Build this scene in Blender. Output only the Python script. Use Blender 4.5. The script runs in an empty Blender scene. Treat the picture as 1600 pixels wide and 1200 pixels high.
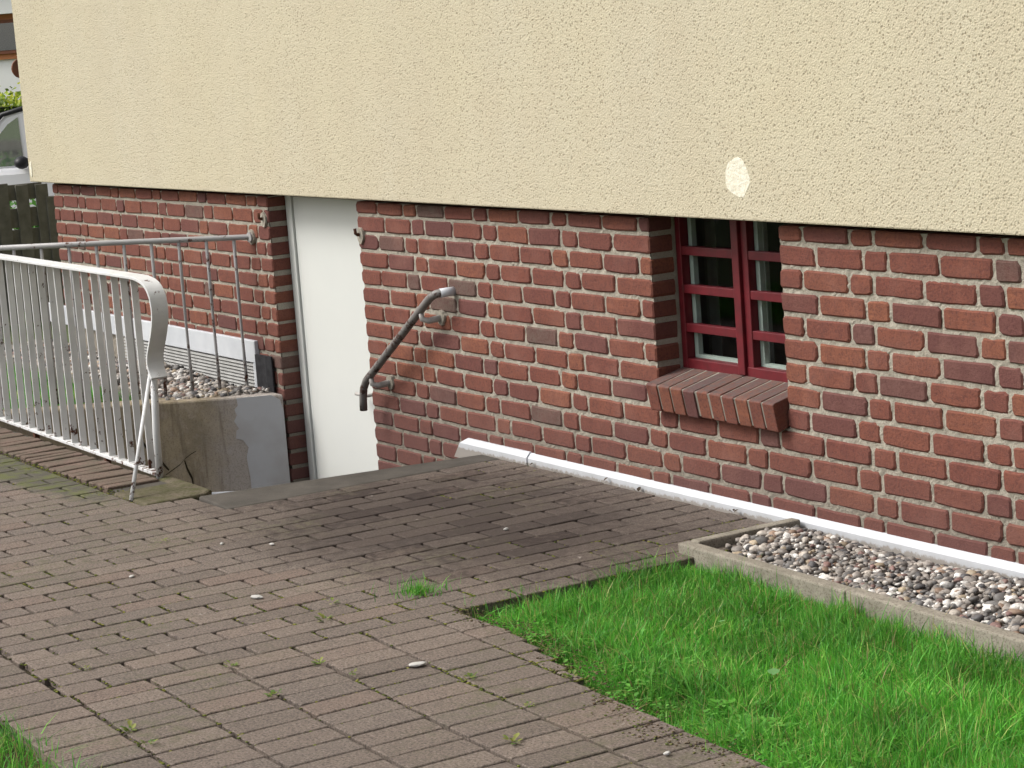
import bpy, bmesh, math, random
import numpy as np
from mathutils import Vector, Matrix

random.seed(7); RNG = np.random.default_rng(7)
S = bpy.context.scene
COL = S.collection

# ------------------------------------------------------------------ camera
# world: brick wall face is Y = 0, X runs along it to the right, paving top is Z = 0
cam = bpy.data.cameras.new("camera")
camo = bpy.data.objects.new("camera", cam); COL.objects.link(camo)
_r = Vector((0.51863952, 0.85183714, -0.07339306))
_d = Vector((0.09373717, -0.14197425, -0.98542207))
_f = Vector((-0.84983904, 0.50419917, -0.15348226))
CAM = Vector((6.048, -4.8935, 1.8153))
camo.matrix_world = Matrix(((_r.x, -_d.x, -_f.x, CAM.x), (_r.y, -_d.y, -_f.y, CAM.y), (_r.z, -_d.z, -_f.z, CAM.z), (0, 0, 0, 1)))
cam.sensor_width = 36.0
cam.lens = 36.0 * 3574.47 / 1600.0
cam.clip_start = 0.1; cam.clip_end = 2000
S.camera = camo

# ------------------------------------------------------------------ sky, sun, exposure
SUN_EL, SUN_AZ = math.radians(47), math.radians(214)      # azimuth clockwise from +Y: behind the camera side
w = bpy.data.worlds.new("World"); S.world = w; w.use_nodes = True
nt = w.node_tree; nt.nodes.clear()
sky = nt.nodes.new("ShaderNodeTexSky"); sky.sky_type = 'NISHITA'; sky.sun_disc = False
sky.sun_elevation = SUN_EL; sky.sun_rotation = SUN_AZ
sky.air_density = 1.0; sky.dust_density = 6.0; sky.ozone_density = 1.0
hs = nt.nodes.new("ShaderNodeHueSaturation"); hs.inputs['Saturation'].default_value = 0.4
bg = nt.nodes.new("ShaderNodeBackground"); bg.inputs['Strength'].default_value = 0.135
wo = nt.nodes.new("ShaderNodeOutputWorld")
nt.links.new(sky.outputs[0], hs.inputs['Color']); nt.links.new(hs.outputs[0], bg.inputs['Color']); nt.links.new(bg.outputs[0], wo.inputs[0])
sl = bpy.data.lights.new("sun", 'SUN'); sl.energy = 1.5; sl.angle = math.radians(22); sl.color = (1.0, 0.975, 0.94)
so = bpy.data.objects.new("sun", sl); COL.objects.link(so)
sd = Vector((math.sin(SUN_AZ) * math.cos(SUN_EL), math.cos(SUN_AZ) * math.cos(SUN_EL), math.sin(SUN_EL)))
so.rotation_euler = sd.to_track_quat('Z', 'Y').to_euler()
S.view_settings.view_transform = 'Standard'; S.view_settings.look = 'None'
S.view_settings.exposure = 0.6; S.view_settings.gamma = 1.0; S.view_settings.use_curve_mapping = False

# ------------------------------------------------------------------ helpers
def project(P):
    q = Vector(P) - CAM; z = q.dot(_f)
    if z <= 0.1: return None
    return 800 + 3574.47 * q.dot(_r) / z, 600 + 3574.47 * q.dot(_d) / z, z

def in_view(P, m=30):
    q = project(P)
    return q is not None and -m < q[0] < 1600 + m and -m < q[1] < 1200 + m

def tag(o, label=None, cat=None, group=None, kind=None):
    if label: o['label'] = label
    if cat: o['category'] = cat
    if group: o['group'] = group
    if kind: o['kind'] = kind
    return o

def empty(name, loc, label=None, cat=None, group=None, kind=None, parent=None):
    o = bpy.data.objects.new(name, None); COL.objects.link(o); o.location = loc
    o.empty_display_size = 0.1
    if parent: o.parent = parent
    return tag(o, label, cat, group, kind)

def wloc(o):
    v = Vector((0, 0, 0))
    while o is not None:
        v += o.location; o = o.parent
    return v

def link(name, me, mat, parent=None, loc=None):
    """loc in world coordinates; parents are never rotated"""
    o = bpy.data.objects.new(name, me); COL.objects.link(o)
    if mat is not None and len(me.materials) == 0: me.materials.append(mat)
    base = Vector(loc) if loc is not None else Vector((0, 0, 0))
    if parent is not None:
        o.parent = parent; o.location = base - wloc(parent)
    else:
        o.location = base
    return o

class MB:
    def __init__(s): s.v = []; s.f = []; s.t = []
    def add(s, vs, fs, tint=0.5):
        n = len(s.v); s.v += [tuple(v) for v in vs]; s.f += [tuple(i + n for i in f) for f in fs]; s.t += [tint] * len(vs)
    def box(s, a, b, tint=0.5):
        x0, y0, z0 = a; x1, y1, z1 = b
        s.add([(x0,y0,z0),(x1,y0,z0),(x1,y1,z0),(x0,y1,z0),(x0,y0,z1),(x1,y0,z1),(x1,y1,z1),(x0,y1,z1)],
              [(0,3,2,1),(4,5,6,7),(0,1,5,4),(1,2,6,5),(2,3,7,6),(3,0,4,7)], tint)
    def prism(s, poly, z0, z1):
        n = len(poly)
        s.add([(x, y, z0) for x, y in poly] + [(x, y, z1) for x, y in poly],
              [tuple(range(n - 1, -1, -1)), tuple(range(n, 2 * n))] + [(i, (i + 1) % n, n + (i + 1) % n, n + i) for i in range(n)])
    def extrude_x(s, prof, x0, x1):           # prof: (y, z) list
        n = len(prof)
        s.add([(x0, y, z) for y, z in prof] + [(x1, y, z) for y, z in prof],
              [tuple(range(n)), tuple(range(2 * n - 1, n - 1, -1))] + [(i, n + i, n + (i + 1) % n, (i + 1) % n) for i in range(n)])
    def tube(s, pts, r, n=10, flat=None):     # flat=(half width, half thickness): flat bar whose width lies along Y
        pts = [Vector(p) for p in pts]; rings = []
        for i, p in enumerate(pts):
            t = (pts[min(i + 1, len(pts) - 1)] - pts[max(i - 1, 0)]).normalized()
            if flat:
                a = Vector((0, 1, 0)); b = t.cross(a).normalized(); hw, ht = flat
                rings.append([p + a * hw + b * ht, p - a * hw + b * ht, p - a * hw - b * ht, p + a * hw - b * ht])
            else:
                if i == 0:
                    up = Vector((0, 0, 1)) if abs(t.z) < 0.9 else Vector((1, 0, 0))
                    a = t.cross(up).normalized()
                else: a = (a - t * a.dot(t)).normalized()
                b = t.cross(a).normalized()
                rr = r[i] if isinstance(r, (list, tuple)) else r
                rings.append([p + (a * math.cos(2 * math.pi * k / n) + b * math.sin(2 * math.pi * k / n)) * rr for k in range(n)])
        m = len(rings[0]); vs = [v for R in rings for v in R]; fs = []
        for i in range(len(rings) - 1):
            for k in range(m):
                fs.append((i * m + k, i * m + (k + 1) % m, (i + 1) * m + (k + 1) % m, (i + 1) * m + k))
        fs += [tuple(range(m - 1, -1, -1)), tuple((len(rings) - 1) * m + k for k in range(m))]
        s.add(vs, fs)
    def mesh(s, name, smooth=False, off=(0, 0, 0), tint=False):
        me = bpy.data.meshes.new(name)
        me.from_pydata([(x - off[0], y - off[1], z - off[2]) for x, y, z in s.v], [], s.f)
        bm = bmesh.new(); bm.from_mesh(me); bmesh.ops.recalc_face_normals(bm, faces=bm.faces); bm.to_mesh(me); bm.free()
        if tint:
            at = me.attributes.new("tint", 'FLOAT', 'POINT'); at.data.foreach_set("value", np.array(s.t, dtype=np.float32))
        if smooth: me.polygons.foreach_set("use_smooth", [True] * len(me.polygons))
        me.update(); return me
    def build(s, name, mat, parent=None, smooth=False, loc=None, tint=False, bevel=0):
        if loc is None: loc = wloc(parent) if parent is not None else (0, 0, 0)
        o = link(name, s.mesh(name, smooth, loc, tint), mat, parent, loc)
        if bevel:
            b = o.modifiers.new("bevel", 'BEVEL'); b.width = bevel; b.segments = 2; b.limit_method = 'ANGLE'; b.angle_limit = math.radians(40)
        return o

# ------------------------------------------------------------------ materials
class Mat:
    def __init__(s, name):
        s.m = bpy.data.materials.new(name); s.m.use_nodes = True
        s.nt = s.m.node_tree; s.b = s.nt.nodes["Principled BSDF"]
    def n(s, t, **k):
        nd = s.nt.nodes.new(t)
        for a, v in k.items(): setattr(nd, a, v)
        return nd
    def l(s, a, b): s.nt.links.new(a, b)
    def geo(s): return s.n("ShaderNodeNewGeometry").outputs['Position']
    def noise(s, scale, detail=3, rough=0.55, vec=None, dim='3D', out='Fac', distort=0.0):
        nd = s.n("ShaderNodeTexNoise"); nd.inputs['Scale'].default_value = scale; nd.inputs['Detail'].default_value = detail
        nd.inputs['Roughness'].default_value = rough; nd.inputs['Distortion'].default_value = distort
        s.l(vec if vec is not None else s.geo(), nd.inputs['Vector']); return nd.outputs[out]
    def voronoi(s, scale, vec=None, out='Distance', feature='F1'):
        nd = s.n("ShaderNodeTexVoronoi", feature=feature); nd.inputs['Scale'].default_value = scale
        s.l(vec if vec is not None else s.geo(), nd.inputs['Vector']); return nd.outputs[out]
    def ramp(s, fac, stops, interp='LINEAR'):
        r = s.n("ShaderNodeValToRGB"); r.color_ramp.interpolation = interp
        e = r.color_ramp.elements
        while len(e) < len(stops): e.new(0.5)
        for i, (p, c) in enumerate(stops):
            e[i].position = p; e[i].color = (*c, 1) if isinstance(c, tuple) else (c, c, c, 1)
        s.l(fac, r.inputs[0]); return r.outputs[0]
    def mix(s, fac, a, b, mode='MIX'):
        x = s.n("ShaderNodeMix", data_type='RGBA', blend_type=mode)
        for v, i in ((fac, 0), (a, 6), (b, 7)):
            if isinstance(v, (int, float)): x.inputs[i].default_value = v
            elif isinstance(v, tuple): x.inputs[i].default_value = (*v, 1)
            else: s.l(v, x.inputs[i])
        return x.outputs[2]
    def math(s, op, a, b=0.0, clamp=False):
        x = s.n("ShaderNodeMath", operation=op, use_clamp=clamp)
        for v, i in ((a, 0), (b, 1)):
            if isinstance(v, (int, float)): x.inputs[i].default_value = v
            else: s.l(v, x.inputs[i])
        return x.outputs[0]
    def xyz(s, vec=None):
        x = s.n("ShaderNodeSeparateXYZ"); s.l(vec if vec is not None else s.geo(), x.inputs[0]); return x.outputs
    def color(s, c):
        if isinstance(c, tuple): s.b.inputs['Base Color'].default_value = (*c, 1)
        else: s.l(c, s.b.inputs['Base Color'])
        return s
    def rough(s, r, spec=0.3):
        if isinstance(r, (int, float)): s.b.inputs['Roughness'].default_value = r
        else: s.l(r, s.b.inputs['Roughness'])
        s.b.inputs['Specular IOR Level'].default_value = spec; return s
    def bump(s, h, strength=0.5, dist=0.01):
        b = s.n("ShaderNodeBump"); b.inputs['Strength'].default_value = strength; b.inputs['Distance'].default_value = dist
        s.l(h, b.inputs['Height']); s.l(b.outputs[0], s.b.inputs['Normal']); return s

def rnd(M, joined):
    if joined:
        a = M.n("ShaderNodeAttribute", attribute_name="tint"); return a.outputs['Fac']
    return M.n("ShaderNodeObjectInfo").outputs['Random']

def brick_mat(name, joined):
    M = Mat(name); r = rnd(M, joined)
    base = M.ramp(r, [(0.0, (0.112, 0.047, 0.043)), (0.12, (0.153, 0.054, 0.040)), (0.3, (0.191, 0.068, 0.043)), (0.5, (0.163, 0.055, 0.039)),
                      (0.68, (0.229, 0.086, 0.048)), (0.84, (0.177, 0.060, 0.040)), (0.95, (0.135, 0.055, 0.048)), (0.985, (0.120, 0.088, 0.071))])
    shift = M.n("ShaderNodeCombineXYZ"); M.l(M.math('MULTIPLY', r, 37.0), shift.inputs[0])
    pos = M.n("ShaderNodeVectorMath", operation='ADD'); M.l(M.geo(), pos.inputs[0]); M.l(shift.outputs[0], pos.inputs[1]); pos = pos.outputs[0]
    n1 = M.noise(17, 5, 0.65, pos); n2 = M.noise(110, 5, 0.75, pos); n3 = M.noise(4, 3, 0.6)
    c = M.mix(M.ramp(n1, [(0.38, 0.0), (0.62, 0.9)]), base, M.mix(0.45, base, (0.10, 0.038, 0.032)))
    c = M.mix(M.ramp(n2, [(0.36, 0.75), (0.52, 0.0)]), c, (0.085, 0.032, 0.028))
    c = M.mix(M.ramp(n2, [(0.62, 0.0), (0.78, 0.3)]), c, (0.30, 0.12, 0.08))
    c = M.mix(M.ramp(n3, [(0.52, 0.0), (0.75, 0.32)]), c, (0.26, 0.13, 0.10))      # lime bloom
    z = M.xyz()[2]                                                                  # splash dirt near the ground
    dirt = M.math('MULTIPLY', M.ramp(M.math('ADD', z, M.math('MULTIPLY', n1, 0.16)), [(0.06, 0.65), (0.42, 0.0)]), 1.0)
    c = M.mix(dirt, c, (0.10, 0.05, 0.045))
    M.color(c).rough(0.85, 0.25)
    M.bump(M.math('ADD', M.math('MULTIPLY', n2, 0.5), M.math('MULTIPLY', n1, 0.6)), 0.8, 0.008); return M.m

def mortar_mat():
    M = Mat("mortar"); n1 = M.noise(9, 4); n2 = M.noise(160, 4, 0.7)
    c = M.mix(M.ramp(n1, [(0.3, 0.0), (0.7, 1.0)]), (0.42, 0.385, 0.32), (0.31, 0.285, 0.235))
    c = M.mix(M.ramp(n2, [(0.34, 0.55), (0.52, 0.0)]), c, (0.20, 0.17, 0.14))
    z = M.xyz()[2]
    c = M.mix(M.ramp(M.math('ADD', z, M.math('MULTIPLY', n1, 0.16)), [(0.06, 0.7), (0.42, 0.0)]), c, (0.15, 0.13, 0.105))
    M.color(c).rough(0.95, 0.15).bump(n2, 0.8, 0.008); return M.m

def stucco_mat():
    M = Mat("scratch_render")
    p = M.geo()
    big = M.noise(0.9, 3, 0.6, p); mid = M.noise(5, 4, 0.6, p)
    grain = M.noise(105, 4, 0.65, p); pit = M.voronoi(74, p)
    pitn = M.noise(48, 2, 0.6, p)
    pits = M.math('MULTIPLY', M.ramp(pit, [(0.22, 1.0), (0.42, 0.0)]), M.ramp(pitn, [(0.44, 0.0), (0.52, 1.0)]))
    c = M.mix(M.ramp(big, [(0.35, 0.0), (0.65, 1.0)]), (0.665, 0.628, 0.46), (0.65, 0.62, 0.49))
    c = M.mix(M.ramp(mid, [(0.45, 0.0), (0.75, 0.35)]), c, (0.60, 0.52, 0.375))
    c = M.mix(M.ramp(grain, [(0.36, 0.55), (0.48, 0.0)]), c, (0.50, 0.44, 0.30))
    c = M.mix(M.math('MULTIPLY', pits, M.ramp(M.noise(0.7, 2, 0.5, p), [(0.33, 0.5), (0.6, 1.0)])), c, (0.17, 0.145, 0.095))
    sm = M.n("ShaderNodeMapping"); sm.inputs['Scale'].default_value = (1.6, 1.0, 0.16); M.l(p, sm.inputs[0])
    streak = M.noise(2.2, 5, 0.65, sm.outputs[0])
    c = M.mix(M.ramp(streak, [(0.42, 0.0), (0.7, 0.4)]), c, (0.54, 0.49, 0.37))
    c = M.mix(M.ramp(streak, [(0.28, 0.3), (0.42, 0.0)]), c, (0.73, 0.67, 0.51))
    # grime running along the drip edge
    z = M.xyz()[2]
    c = M.mix(M.ramp(M.math('ADD', z, M.math('MULTIPLY', mid, 0.05)), [(1.11, 0.6), (1.15, 0.15), (1.22, 0.0)]), c, (0.36, 0.31, 0.22))
    M.color(c).rough(0.95, 0.15)
    M.bump(M.math('SUBTRACT', M.math('ADD', M.math('ADD', M.math('MULTIPLY', M.voronoi(135, p), -0.9), M.math('MULTIPLY', grain, 0.35)), M.math('MULTIPLY', mid, 0.3)), M.math('MULTIPLY', pits, 1.6)), 0.36, 0.006); return M.m

def paver_mat(name, joined):
    M = Mat(name); r = rnd(M, joined); p = M.geo()
    base = M.ramp(r, [(0.0, (0.144, 0.117, 0.096)), (0.3, (0.181, 0.144, 0.118)), (0.6, (0.157, 0.129, 0.108)), (0.85, (0.205, 0.164, 0.133)), (1.0, (0.181, 0.134, 0.108))])
    f = M.noise(125, 5, 0.8, p); m = M.noise(22, 5, 0.65, p); b = M.noise(2.6, 4, 0.6, p)
    c = M.mix(M.ramp(f, [(0.38, 0.95), (0.52, 0.0)]), base, (0.06, 0.048, 0.041))
    c = M.mix(M.ramp(f, [(0.56, 0.0), (0.68, 0.75)]), c, (0.33, 0.285, 0.25))
    c = M.mix(M.ramp(m, [(0.5, 0.0), (0.75, 0.45)]), c, (0.08, 0.065, 0.057))
    x, y, z = M.xyz(p)
    # algae-dark patch in front of the wall, with its own ragged outline
    dx = M.math('DIVIDE', M.math('ADD', x, 1.40), 1.45); dy = M.math('DIVIDE', M.math('ADD', y, 0.78), 0.88)
    rr = M.math('ADD', M.math('ADD', M.math('MULTIPLY', dx, dx), M.math('MULTIPLY', dy, dy)), M.math('ADD', M.math('MULTIPLY', M.math('SUBTRACT', b, 0.5), 1.2), M.math('MULTIPLY', M.math('SUBTRACT', m, 0.5), 1.6)))
    c = M.mix(M.math('MULTIPLY', M.ramp(rr, [(0.2, 1.0), (1.45, 0.0)]), M.math('ADD', 0.62, M.math('MULTIPLY', r, 0.38))), c, (0.036, 0.026, 0.022))
    # mossy smear beside the brick ledge
    dx = M.math('DIVIDE', M.math('ADD', x, 3.9), 1.15); dy = M.math('DIVIDE', M.math('ADD', y, 1.60), 0.2)
    rr = M.math('ADD', M.math('ADD', M.math('MULTIPLY', dx, dx), M.math('MULTIPLY', dy, dy)), M.math('MULTIPLY', M.math('SUBTRACT', m, 0.5), 2.0))
    mossc = M.mix(M.ramp(M.noise(9, 3, 0.6, p), [(0.45, 0.0), (0.62, 1.0)]), (0.075, 0.07, 0.055), (0.095, 0.105, 0.035))
    c = M.mix(M.ramp(rr, [(0.5, 0.92), (1.4, 0.0)]), c, mossc)
    # thin green film scattered near the joints
    g = M.math('MULTIPLY', M.ramp(M.noise(1.4, 3, 0.6, p), [(0.5, 0.0), (0.68, 1.0)]), M.ramp(m, [(0.45, 0.0), (0.62, 0.5)]))
    c = M.mix(g, c, (0.115, 0.115, 0.055))
    # lichen / lime blotches
    li = M.math('MULTIPLY', M.ramp(M.noise(7, 5, 0.7, p), [(0.685, 0.0), (0.72, 1.0)]), M.ramp(f, [(0.4, 0.2), (0.6, 0.9)]))
    c = M.mix(li, c, (0.42, 0.38, 0.35))
    M.color(c).rough(0.88, 0.25).bump(M.math('ADD', M.math('MULTIPLY', f, 0.8), m), 0.8, 0.008); return M.m

def simple(name, c1, c2, scale=20, rough=0.7, bump=0.3, dist=0.004, fine=150, spec=0.3, metal=0.0, dark=None):
    M = Mat(name); n = M.noise(scale, 4, 0.6); f = M.noise(fine, 3, 0.65)
    c = M.mix(M.ramp(n, [(0.35, 0.0), (0.68, 1.0)]), c1, c2)
    if dark: c = M.mix(M.ramp(f, [(0.35, 0.7), (0.5, 0.0)]), c, dark)
    M.color(c).rough(rough, spec).bump(M.math('ADD', n, M.math('MULTIPLY', f, 0.5)), bump, dist)
    M.b.inputs['Metallic'].default_value = metal; return M.m

def painted_metal(name, paint, rust=(0.10, 0.04, 0.02), lo=0.62, hi=0.66, rough=0.45, lowrust=True):
    M = Mat(name); p = M.geo(); n = M.noise(26, 5, 0.7, p); g = M.noise(5, 3, 0.6, p)
    dirty = M.mix(M.ramp(g, [(0.4, 0.0), (0.75, 0.5)]), paint, tuple(v * 0.62 for v in paint))
    k = M.math('ADD', n, M.math('MULTIPLY', M.math('SUBTRACT', g, 0.5), 0.35))
    if lowrust:
        z = M.xyz(p)[2]; k = M.math('ADD', k, M.ramp(z, [(0.02, 0.12), (0.22, 0.0)]))
    fac = M.ramp(k, [(lo, 0.0), (hi, 1.0)])
    rc = M.mix(M.noise(60, 3, 0.6, p), rust, (0.045, 0.025, 0.02))
    M.color(M.mix(fac, dirty, rc)).rough(M.mix(fac, (rough,) * 3, (0.9,) * 3), 0.35).bump(M.math('SUBTRACT', n, M.math('MULTIPLY', fac, 0.3)), 0.35, 0.004)
    return M.m

def attr_mat(name, rough=0.6, trans=0.0, spec=0.3, bump=0):
    M = Mat(name); a = M.n("ShaderNodeAttribute", attribute_name="col"); M.color(a.outputs['Color']).rough(rough, spec)
    if bump:
        f = M.noise(90, 3, 0.6); M.color(M.mix(M.ramp(f, [(0.35, 0.45), (0.55, 0.0)]), a.outputs['Color'], (0.10, 0.085, 0.07))); M.bump(f, bump, 0.004)
    if trans:
        t = M.n("ShaderNodeBsdfTranslucent"); M.l(a.outputs['Color'], t.inputs[0]); mx = M.n("ShaderNodeMixShader"); mx.inputs[0].default_value = trans
        out = [n for n in M.nt.nodes if n.type == 'OUTPUT_MATERIAL'][0]
        M.l(M.b.outputs[0], mx.inputs[1]); M.l(t.outputs[0], mx.inputs[2]); M.l(mx.outputs[0], out.inputs[0])
    return M.m

def glass_mat(name):
    M = Mat(name); M.nt.nodes.remove(M.b)
    t = M.n("ShaderNodeBsdfTransparent"); t.inputs[0].default_value = (0.80, 0.84, 0.83, 1); g = M.n("ShaderNodeBsdfGlossy"); g.inputs['Roughness'].default_value = 0.02
    fr = M.n("ShaderNodeFresnel"); fr.inputs['IOR'].default_value = 1.22; mx = M.n("ShaderNodeMixShader")
    bf = M.math('SUBTRACT', 1.0, M.n("ShaderNodeNewGeometry").outputs['Backfacing']); M.l(M.math('MULTIPLY', fr.outputs[0], bf), mx.inputs[0]); M.l(t.outputs[0], mx.inputs[1]); M.l(g.outputs[0], mx.inputs[2])
    M.l(mx.outputs[0], [n for n in M.nt.nodes if n.type == 'OUTPUT_MATERIAL'][0].inputs[0]); return M.m

BRICK, BRICKJ = brick_mat("wall_brick", False), brick_mat("wall_brick_mass", True)
MORTAR, STUCCO = mortar_mat(), stucco_mat()
PAVER, PAVERJ = paver_mat("paving_brick", False), paver_mat("paving_brick_mass", True)
BED = simple("joint_soil", (0.022, 0.018, 0.013), (0.045, 0.038, 0.022), 30, 0.95, 0.6, 0.01, 180, 0.1)
SOIL = simple("lawn_soil", (0.05, 0.036, 0.022), (0.085, 0.075, 0.03), 14, 0.95, 0.8, 0.02, 90, 0.1)
GROUNDM = simple("far_grass_ground", (0.075, 0.098, 0.045), (0.10, 0.12, 0.06), 1.5, 0.95, 0.5, 0.03, 40, 0.1)
CONC = simple("weathered_concrete", (0.27, 0.245, 0.20), (0.18, 0.165, 0.13), 11, 0.92, 0.5, 0.006, 150, 0.2, dark=(0.09, 0.078, 0.058))
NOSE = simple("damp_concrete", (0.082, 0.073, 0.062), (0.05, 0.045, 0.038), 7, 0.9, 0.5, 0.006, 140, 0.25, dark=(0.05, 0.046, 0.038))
TAN = None
WHITEP = simple("white_painted_board", (0.53, 0.55, 0.575), (0.44, 0.46, 0.49), 6, 0.45, 0.12, 0.003, 60, 0.4)
SLATE = simple("ribbed_plastic", (0.30, 0.30, 0.29), (0.22, 0.22, 0.21), 12, 0.7, 0.3, 0.004)
DOORM = simple("door_paint", (0.60, 0.615, 0.585), (0.58, 0.595, 0.57), 2, 0.4, 0.04, 0.003, 40, 0.4)
REDP = simple("red_window_paint", (0.125, 0.008, 0.014), (0.085, 0.007, 0.011), 25, 0.45, 0.15, 0.002, 120, 0.4)
INNERW = simple("inner_white_paint", (0.72, 0.73, 0.69), (0.6, 0.6, 0.56), 20, 0.6, 0.1)
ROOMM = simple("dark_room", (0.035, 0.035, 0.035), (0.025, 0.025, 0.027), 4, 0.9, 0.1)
CURT = simple("grey_blind", (0.55, 0.55, 0.53), (0.46, 0.46, 0.45), 8, 0.9, 0.1)
GLASS = glass_mat("window_glass")
BLACK = simple("matt_black", (0.012, 0.012, 0.014), (0.03, 0.03, 0.033), 25, 0.8, 0.5, 0.006)
RAILW = painted_metal("white_rail_paint", (0.60, 0.61, 0.61), lo=0.66, hi=0.71)
RAILG = painted_metal("grey_rail_paint", (0.33, 0.325, 0.32), (0.12, 0.045, 0.025), lo=0.58, hi=0.64)
PIPE = painted_metal("worn_pipe", (0.17, 0.16, 0.15), (0.075, 0.045, 0.035), lo=0.56, hi=0.62, lowrust=False)
BRACK = simple("grey_bracket", (0.42, 0.41, 0.39), (0.28, 0.26, 0.24), 30, 0.7, 0.4, 0.004)
RUST = simple("rusty_iron", (0.12, 0.045, 0.022), (0.05, 0.025, 0.018), 40, 0.9, 0.6, 0.005)
GRASSM = attr_mat("grass_blade", 0.5, 0.35, 0.3)
PEBM = attr_mat("pebble", 0.6, 0, 0.35, bump=0.2)
MOSSM = attr_mat("moss", 0.95, 0.1, 0.1)
FENCEM = simple("weathered_fence_wood", (0.16, 0.15, 0.125), (0.11, 0.105, 0.085), 12, 0.9, 0.5, 0.005, 80, 0.15)
CARW = simple("white_car_paint", (0.85, 0.85, 0.86), (0.83, 0.83, 0.84), 2, 0.25, 0.0, 0.001, 10, 0.6)
CARBLK = simple("black_car_plastic", (0.015, 0.015, 0.017), (0.02, 0.02, 0.022), 20, 0.5, 0.1)
CARGL = simple("car_window_glass", (0.55, 0.57, 0.58), (0.55, 0.57, 0.58), 3, 0.04, 0.0, 0.001, 10, 1.0, metal=0.85)
RIMM = simple("alloy_rim", (0.45, 0.45, 0.46), (0.4, 0.4, 0.41), 10, 0.35, 0.05, metal=0.8)
HWHITE = simple("white_house_wall", (0.80, 0.80, 0.78), (0.76, 0.76, 0.74), 3, 0.9, 0.2)
HORANGE = simple("orange_clinker", (0.55, 0.22, 0.10), (0.48, 0.19, 0.09), 9, 0.85, 0.3)
HFRAME = simple("brown_window_frame", (0.20, 0.07, 0.035), (0.15, 0.055, 0.03), 9, 0.6, 0.1)
ROOFM = simple("roof_tile", (0.18, 0.06, 0.04), (0.13, 0.05, 0.035), 6, 0.8, 0.4)
REDPL = simple("red_plastic", (0.45, 0.02, 0.02), (0.40, 0.02, 0.02), 6, 0.4, 0.05)
ROADM = simple("pale_asphalt", (0.16, 0.16, 0.165), (0.12, 0.12, 0.125), 5, 0.9, 0.3)

def tan_mat():
    M = Mat("stained_old_concrete"); p = M.geo(); n = M.noise(4.5, 4, 0.65, p); f = M.noise(130, 4, 0.7, p); g = M.noise(13, 4, 0.6, p)
    c = M.mix(M.ramp(n, [(0.38, 0.0), (0.62, 1.0)]), (0.31, 0.26, 0.175), (0.22, 0.185, 0.13))
    c = M.mix(M.ramp(g, [(0.5, 0.0), (0.7, 0.7)]), c, (0.36, 0.31, 0.25))
    xx_, yy_, zz_ = M.xyz(p)
    uu = M.math('ADD', M.math('MULTIPLY', M.math('ADD', xx_, 4.452), -0.539), M.math('MULTIPLY', M.math('ADD', yy_, 0.02), -0.842))
    uu = M.math('ADD', uu, M.math('MULTIPLY', M.math('SUBTRACT', g, 0.5), 0.35)); uu = M.math('ADD', uu, M.math('MULTIPLY', zz_, 0.22))
    c = M.mix(M.ramp(uu, [(0.22, 0.9), (0.42, 0.0)]), c, (0.34, 0.31, 0.285))
    st = M.n("ShaderNodeMapping"); st.inputs['Scale'].default_value = (7, 7, 0.9); M.l(p, st.inputs[0])
    run = M.noise(2.2, 3, 0.6, st.outputs[0])
    c = M.mix(M.ramp(run, [(0.55, 0.0), (0.72, 0.75)]), c, (0.10, 0.075, 0.055))
    c = M.mix(M.ramp(f, [(0.34, 0.5), (0.5, 0.0)]), c, (0.13, 0.10, 0.07))
    M.color(c).rough(0.95, 0.15).bump(M.math('ADD', f, g), 0.6, 0.006); return M.m
TAN = tan_mat()
GREYR = simple("grey_cement_skim", (0.38, 0.385, 0.395), (0.32, 0.31, 0.30), 3.5, 0.8, 0.15, 0.003, 90, 0.25)
PATCHM = simple("pale_plaster_patch", (0.71, 0.685, 0.58), (0.66, 0.63, 0.51), 30, 0.95, 0.8, 0.007, 110, 0.15, dark=(0.58, 0.52, 0.38))

# ------------------------------------------------------------------ irregular brick / paver shapes
def rounded_piece(wd, ht, dp, jit, rad, axis='wall', seed=0, chamfer=0.004):
    """worn brick: 10-sided face, chamfer ring and body. Face centre at the origin.
    axis 'wall': face in XZ looking to -Y, body towards +Y; 'floor': face in XY looking up, body down."""
    R = random.Random(seed); hw, hh = wd / 2, ht / 2
    def q(a): return R.uniform(-jit, jit) * a
    pts = []
    for sx, sy in ((-1, -1), (1, -1), (1, 1), (-1, 1)):
        r1, r2 = rad * R.uniform(0.35, 1.6), rad * R.uniform(0.35, 1.6)
        r1 = min(r1, hw * 0.6); r2 = min(r2, hh * 0.6)
        a = (sx * hw + q(0.6), sy * (hh - r2) + q(0.6)); b = (sx * (hw - r1) + q(0.6), sy * hh + q(0.6))
        pts += [a, b] if sx * sy > 0 else [b, a]
        if (sx, sy) == (1, -1): pass
        if (sx, sy) == (-1, -1): pts.append((q(8) , -hh + q(0.8)))
        if (sx, sy) == (1, 1): pts.append((q(8), hh + q(0.8)))
    n = len(pts); ch = chamfer
    inner = [(x * (1 - ch / hw), y * (1 - ch / hh)) for x, y in pts]
    vs = [(x, 0, y) for x, y in inner] + [(x, ch * 0.9, y) for x, y in pts] + [(x, dp, y) for x, y in pts]
    fs = [tuple(range(n))]
    for k in (0, n):
        fs += [(k + i, k + n + i, k + n + (i + 1) % n, k + (i + 1) % n) for i in range(n)]
    if axis == 'floor': vs = [(x, y, -d) for x, d, y in vs]
    return vs, fs

def piece_mesh(name, *a, **k):
    m = MB(); m.add(*rounded_piece(*a, **k)); return m.mesh(name)

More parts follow.
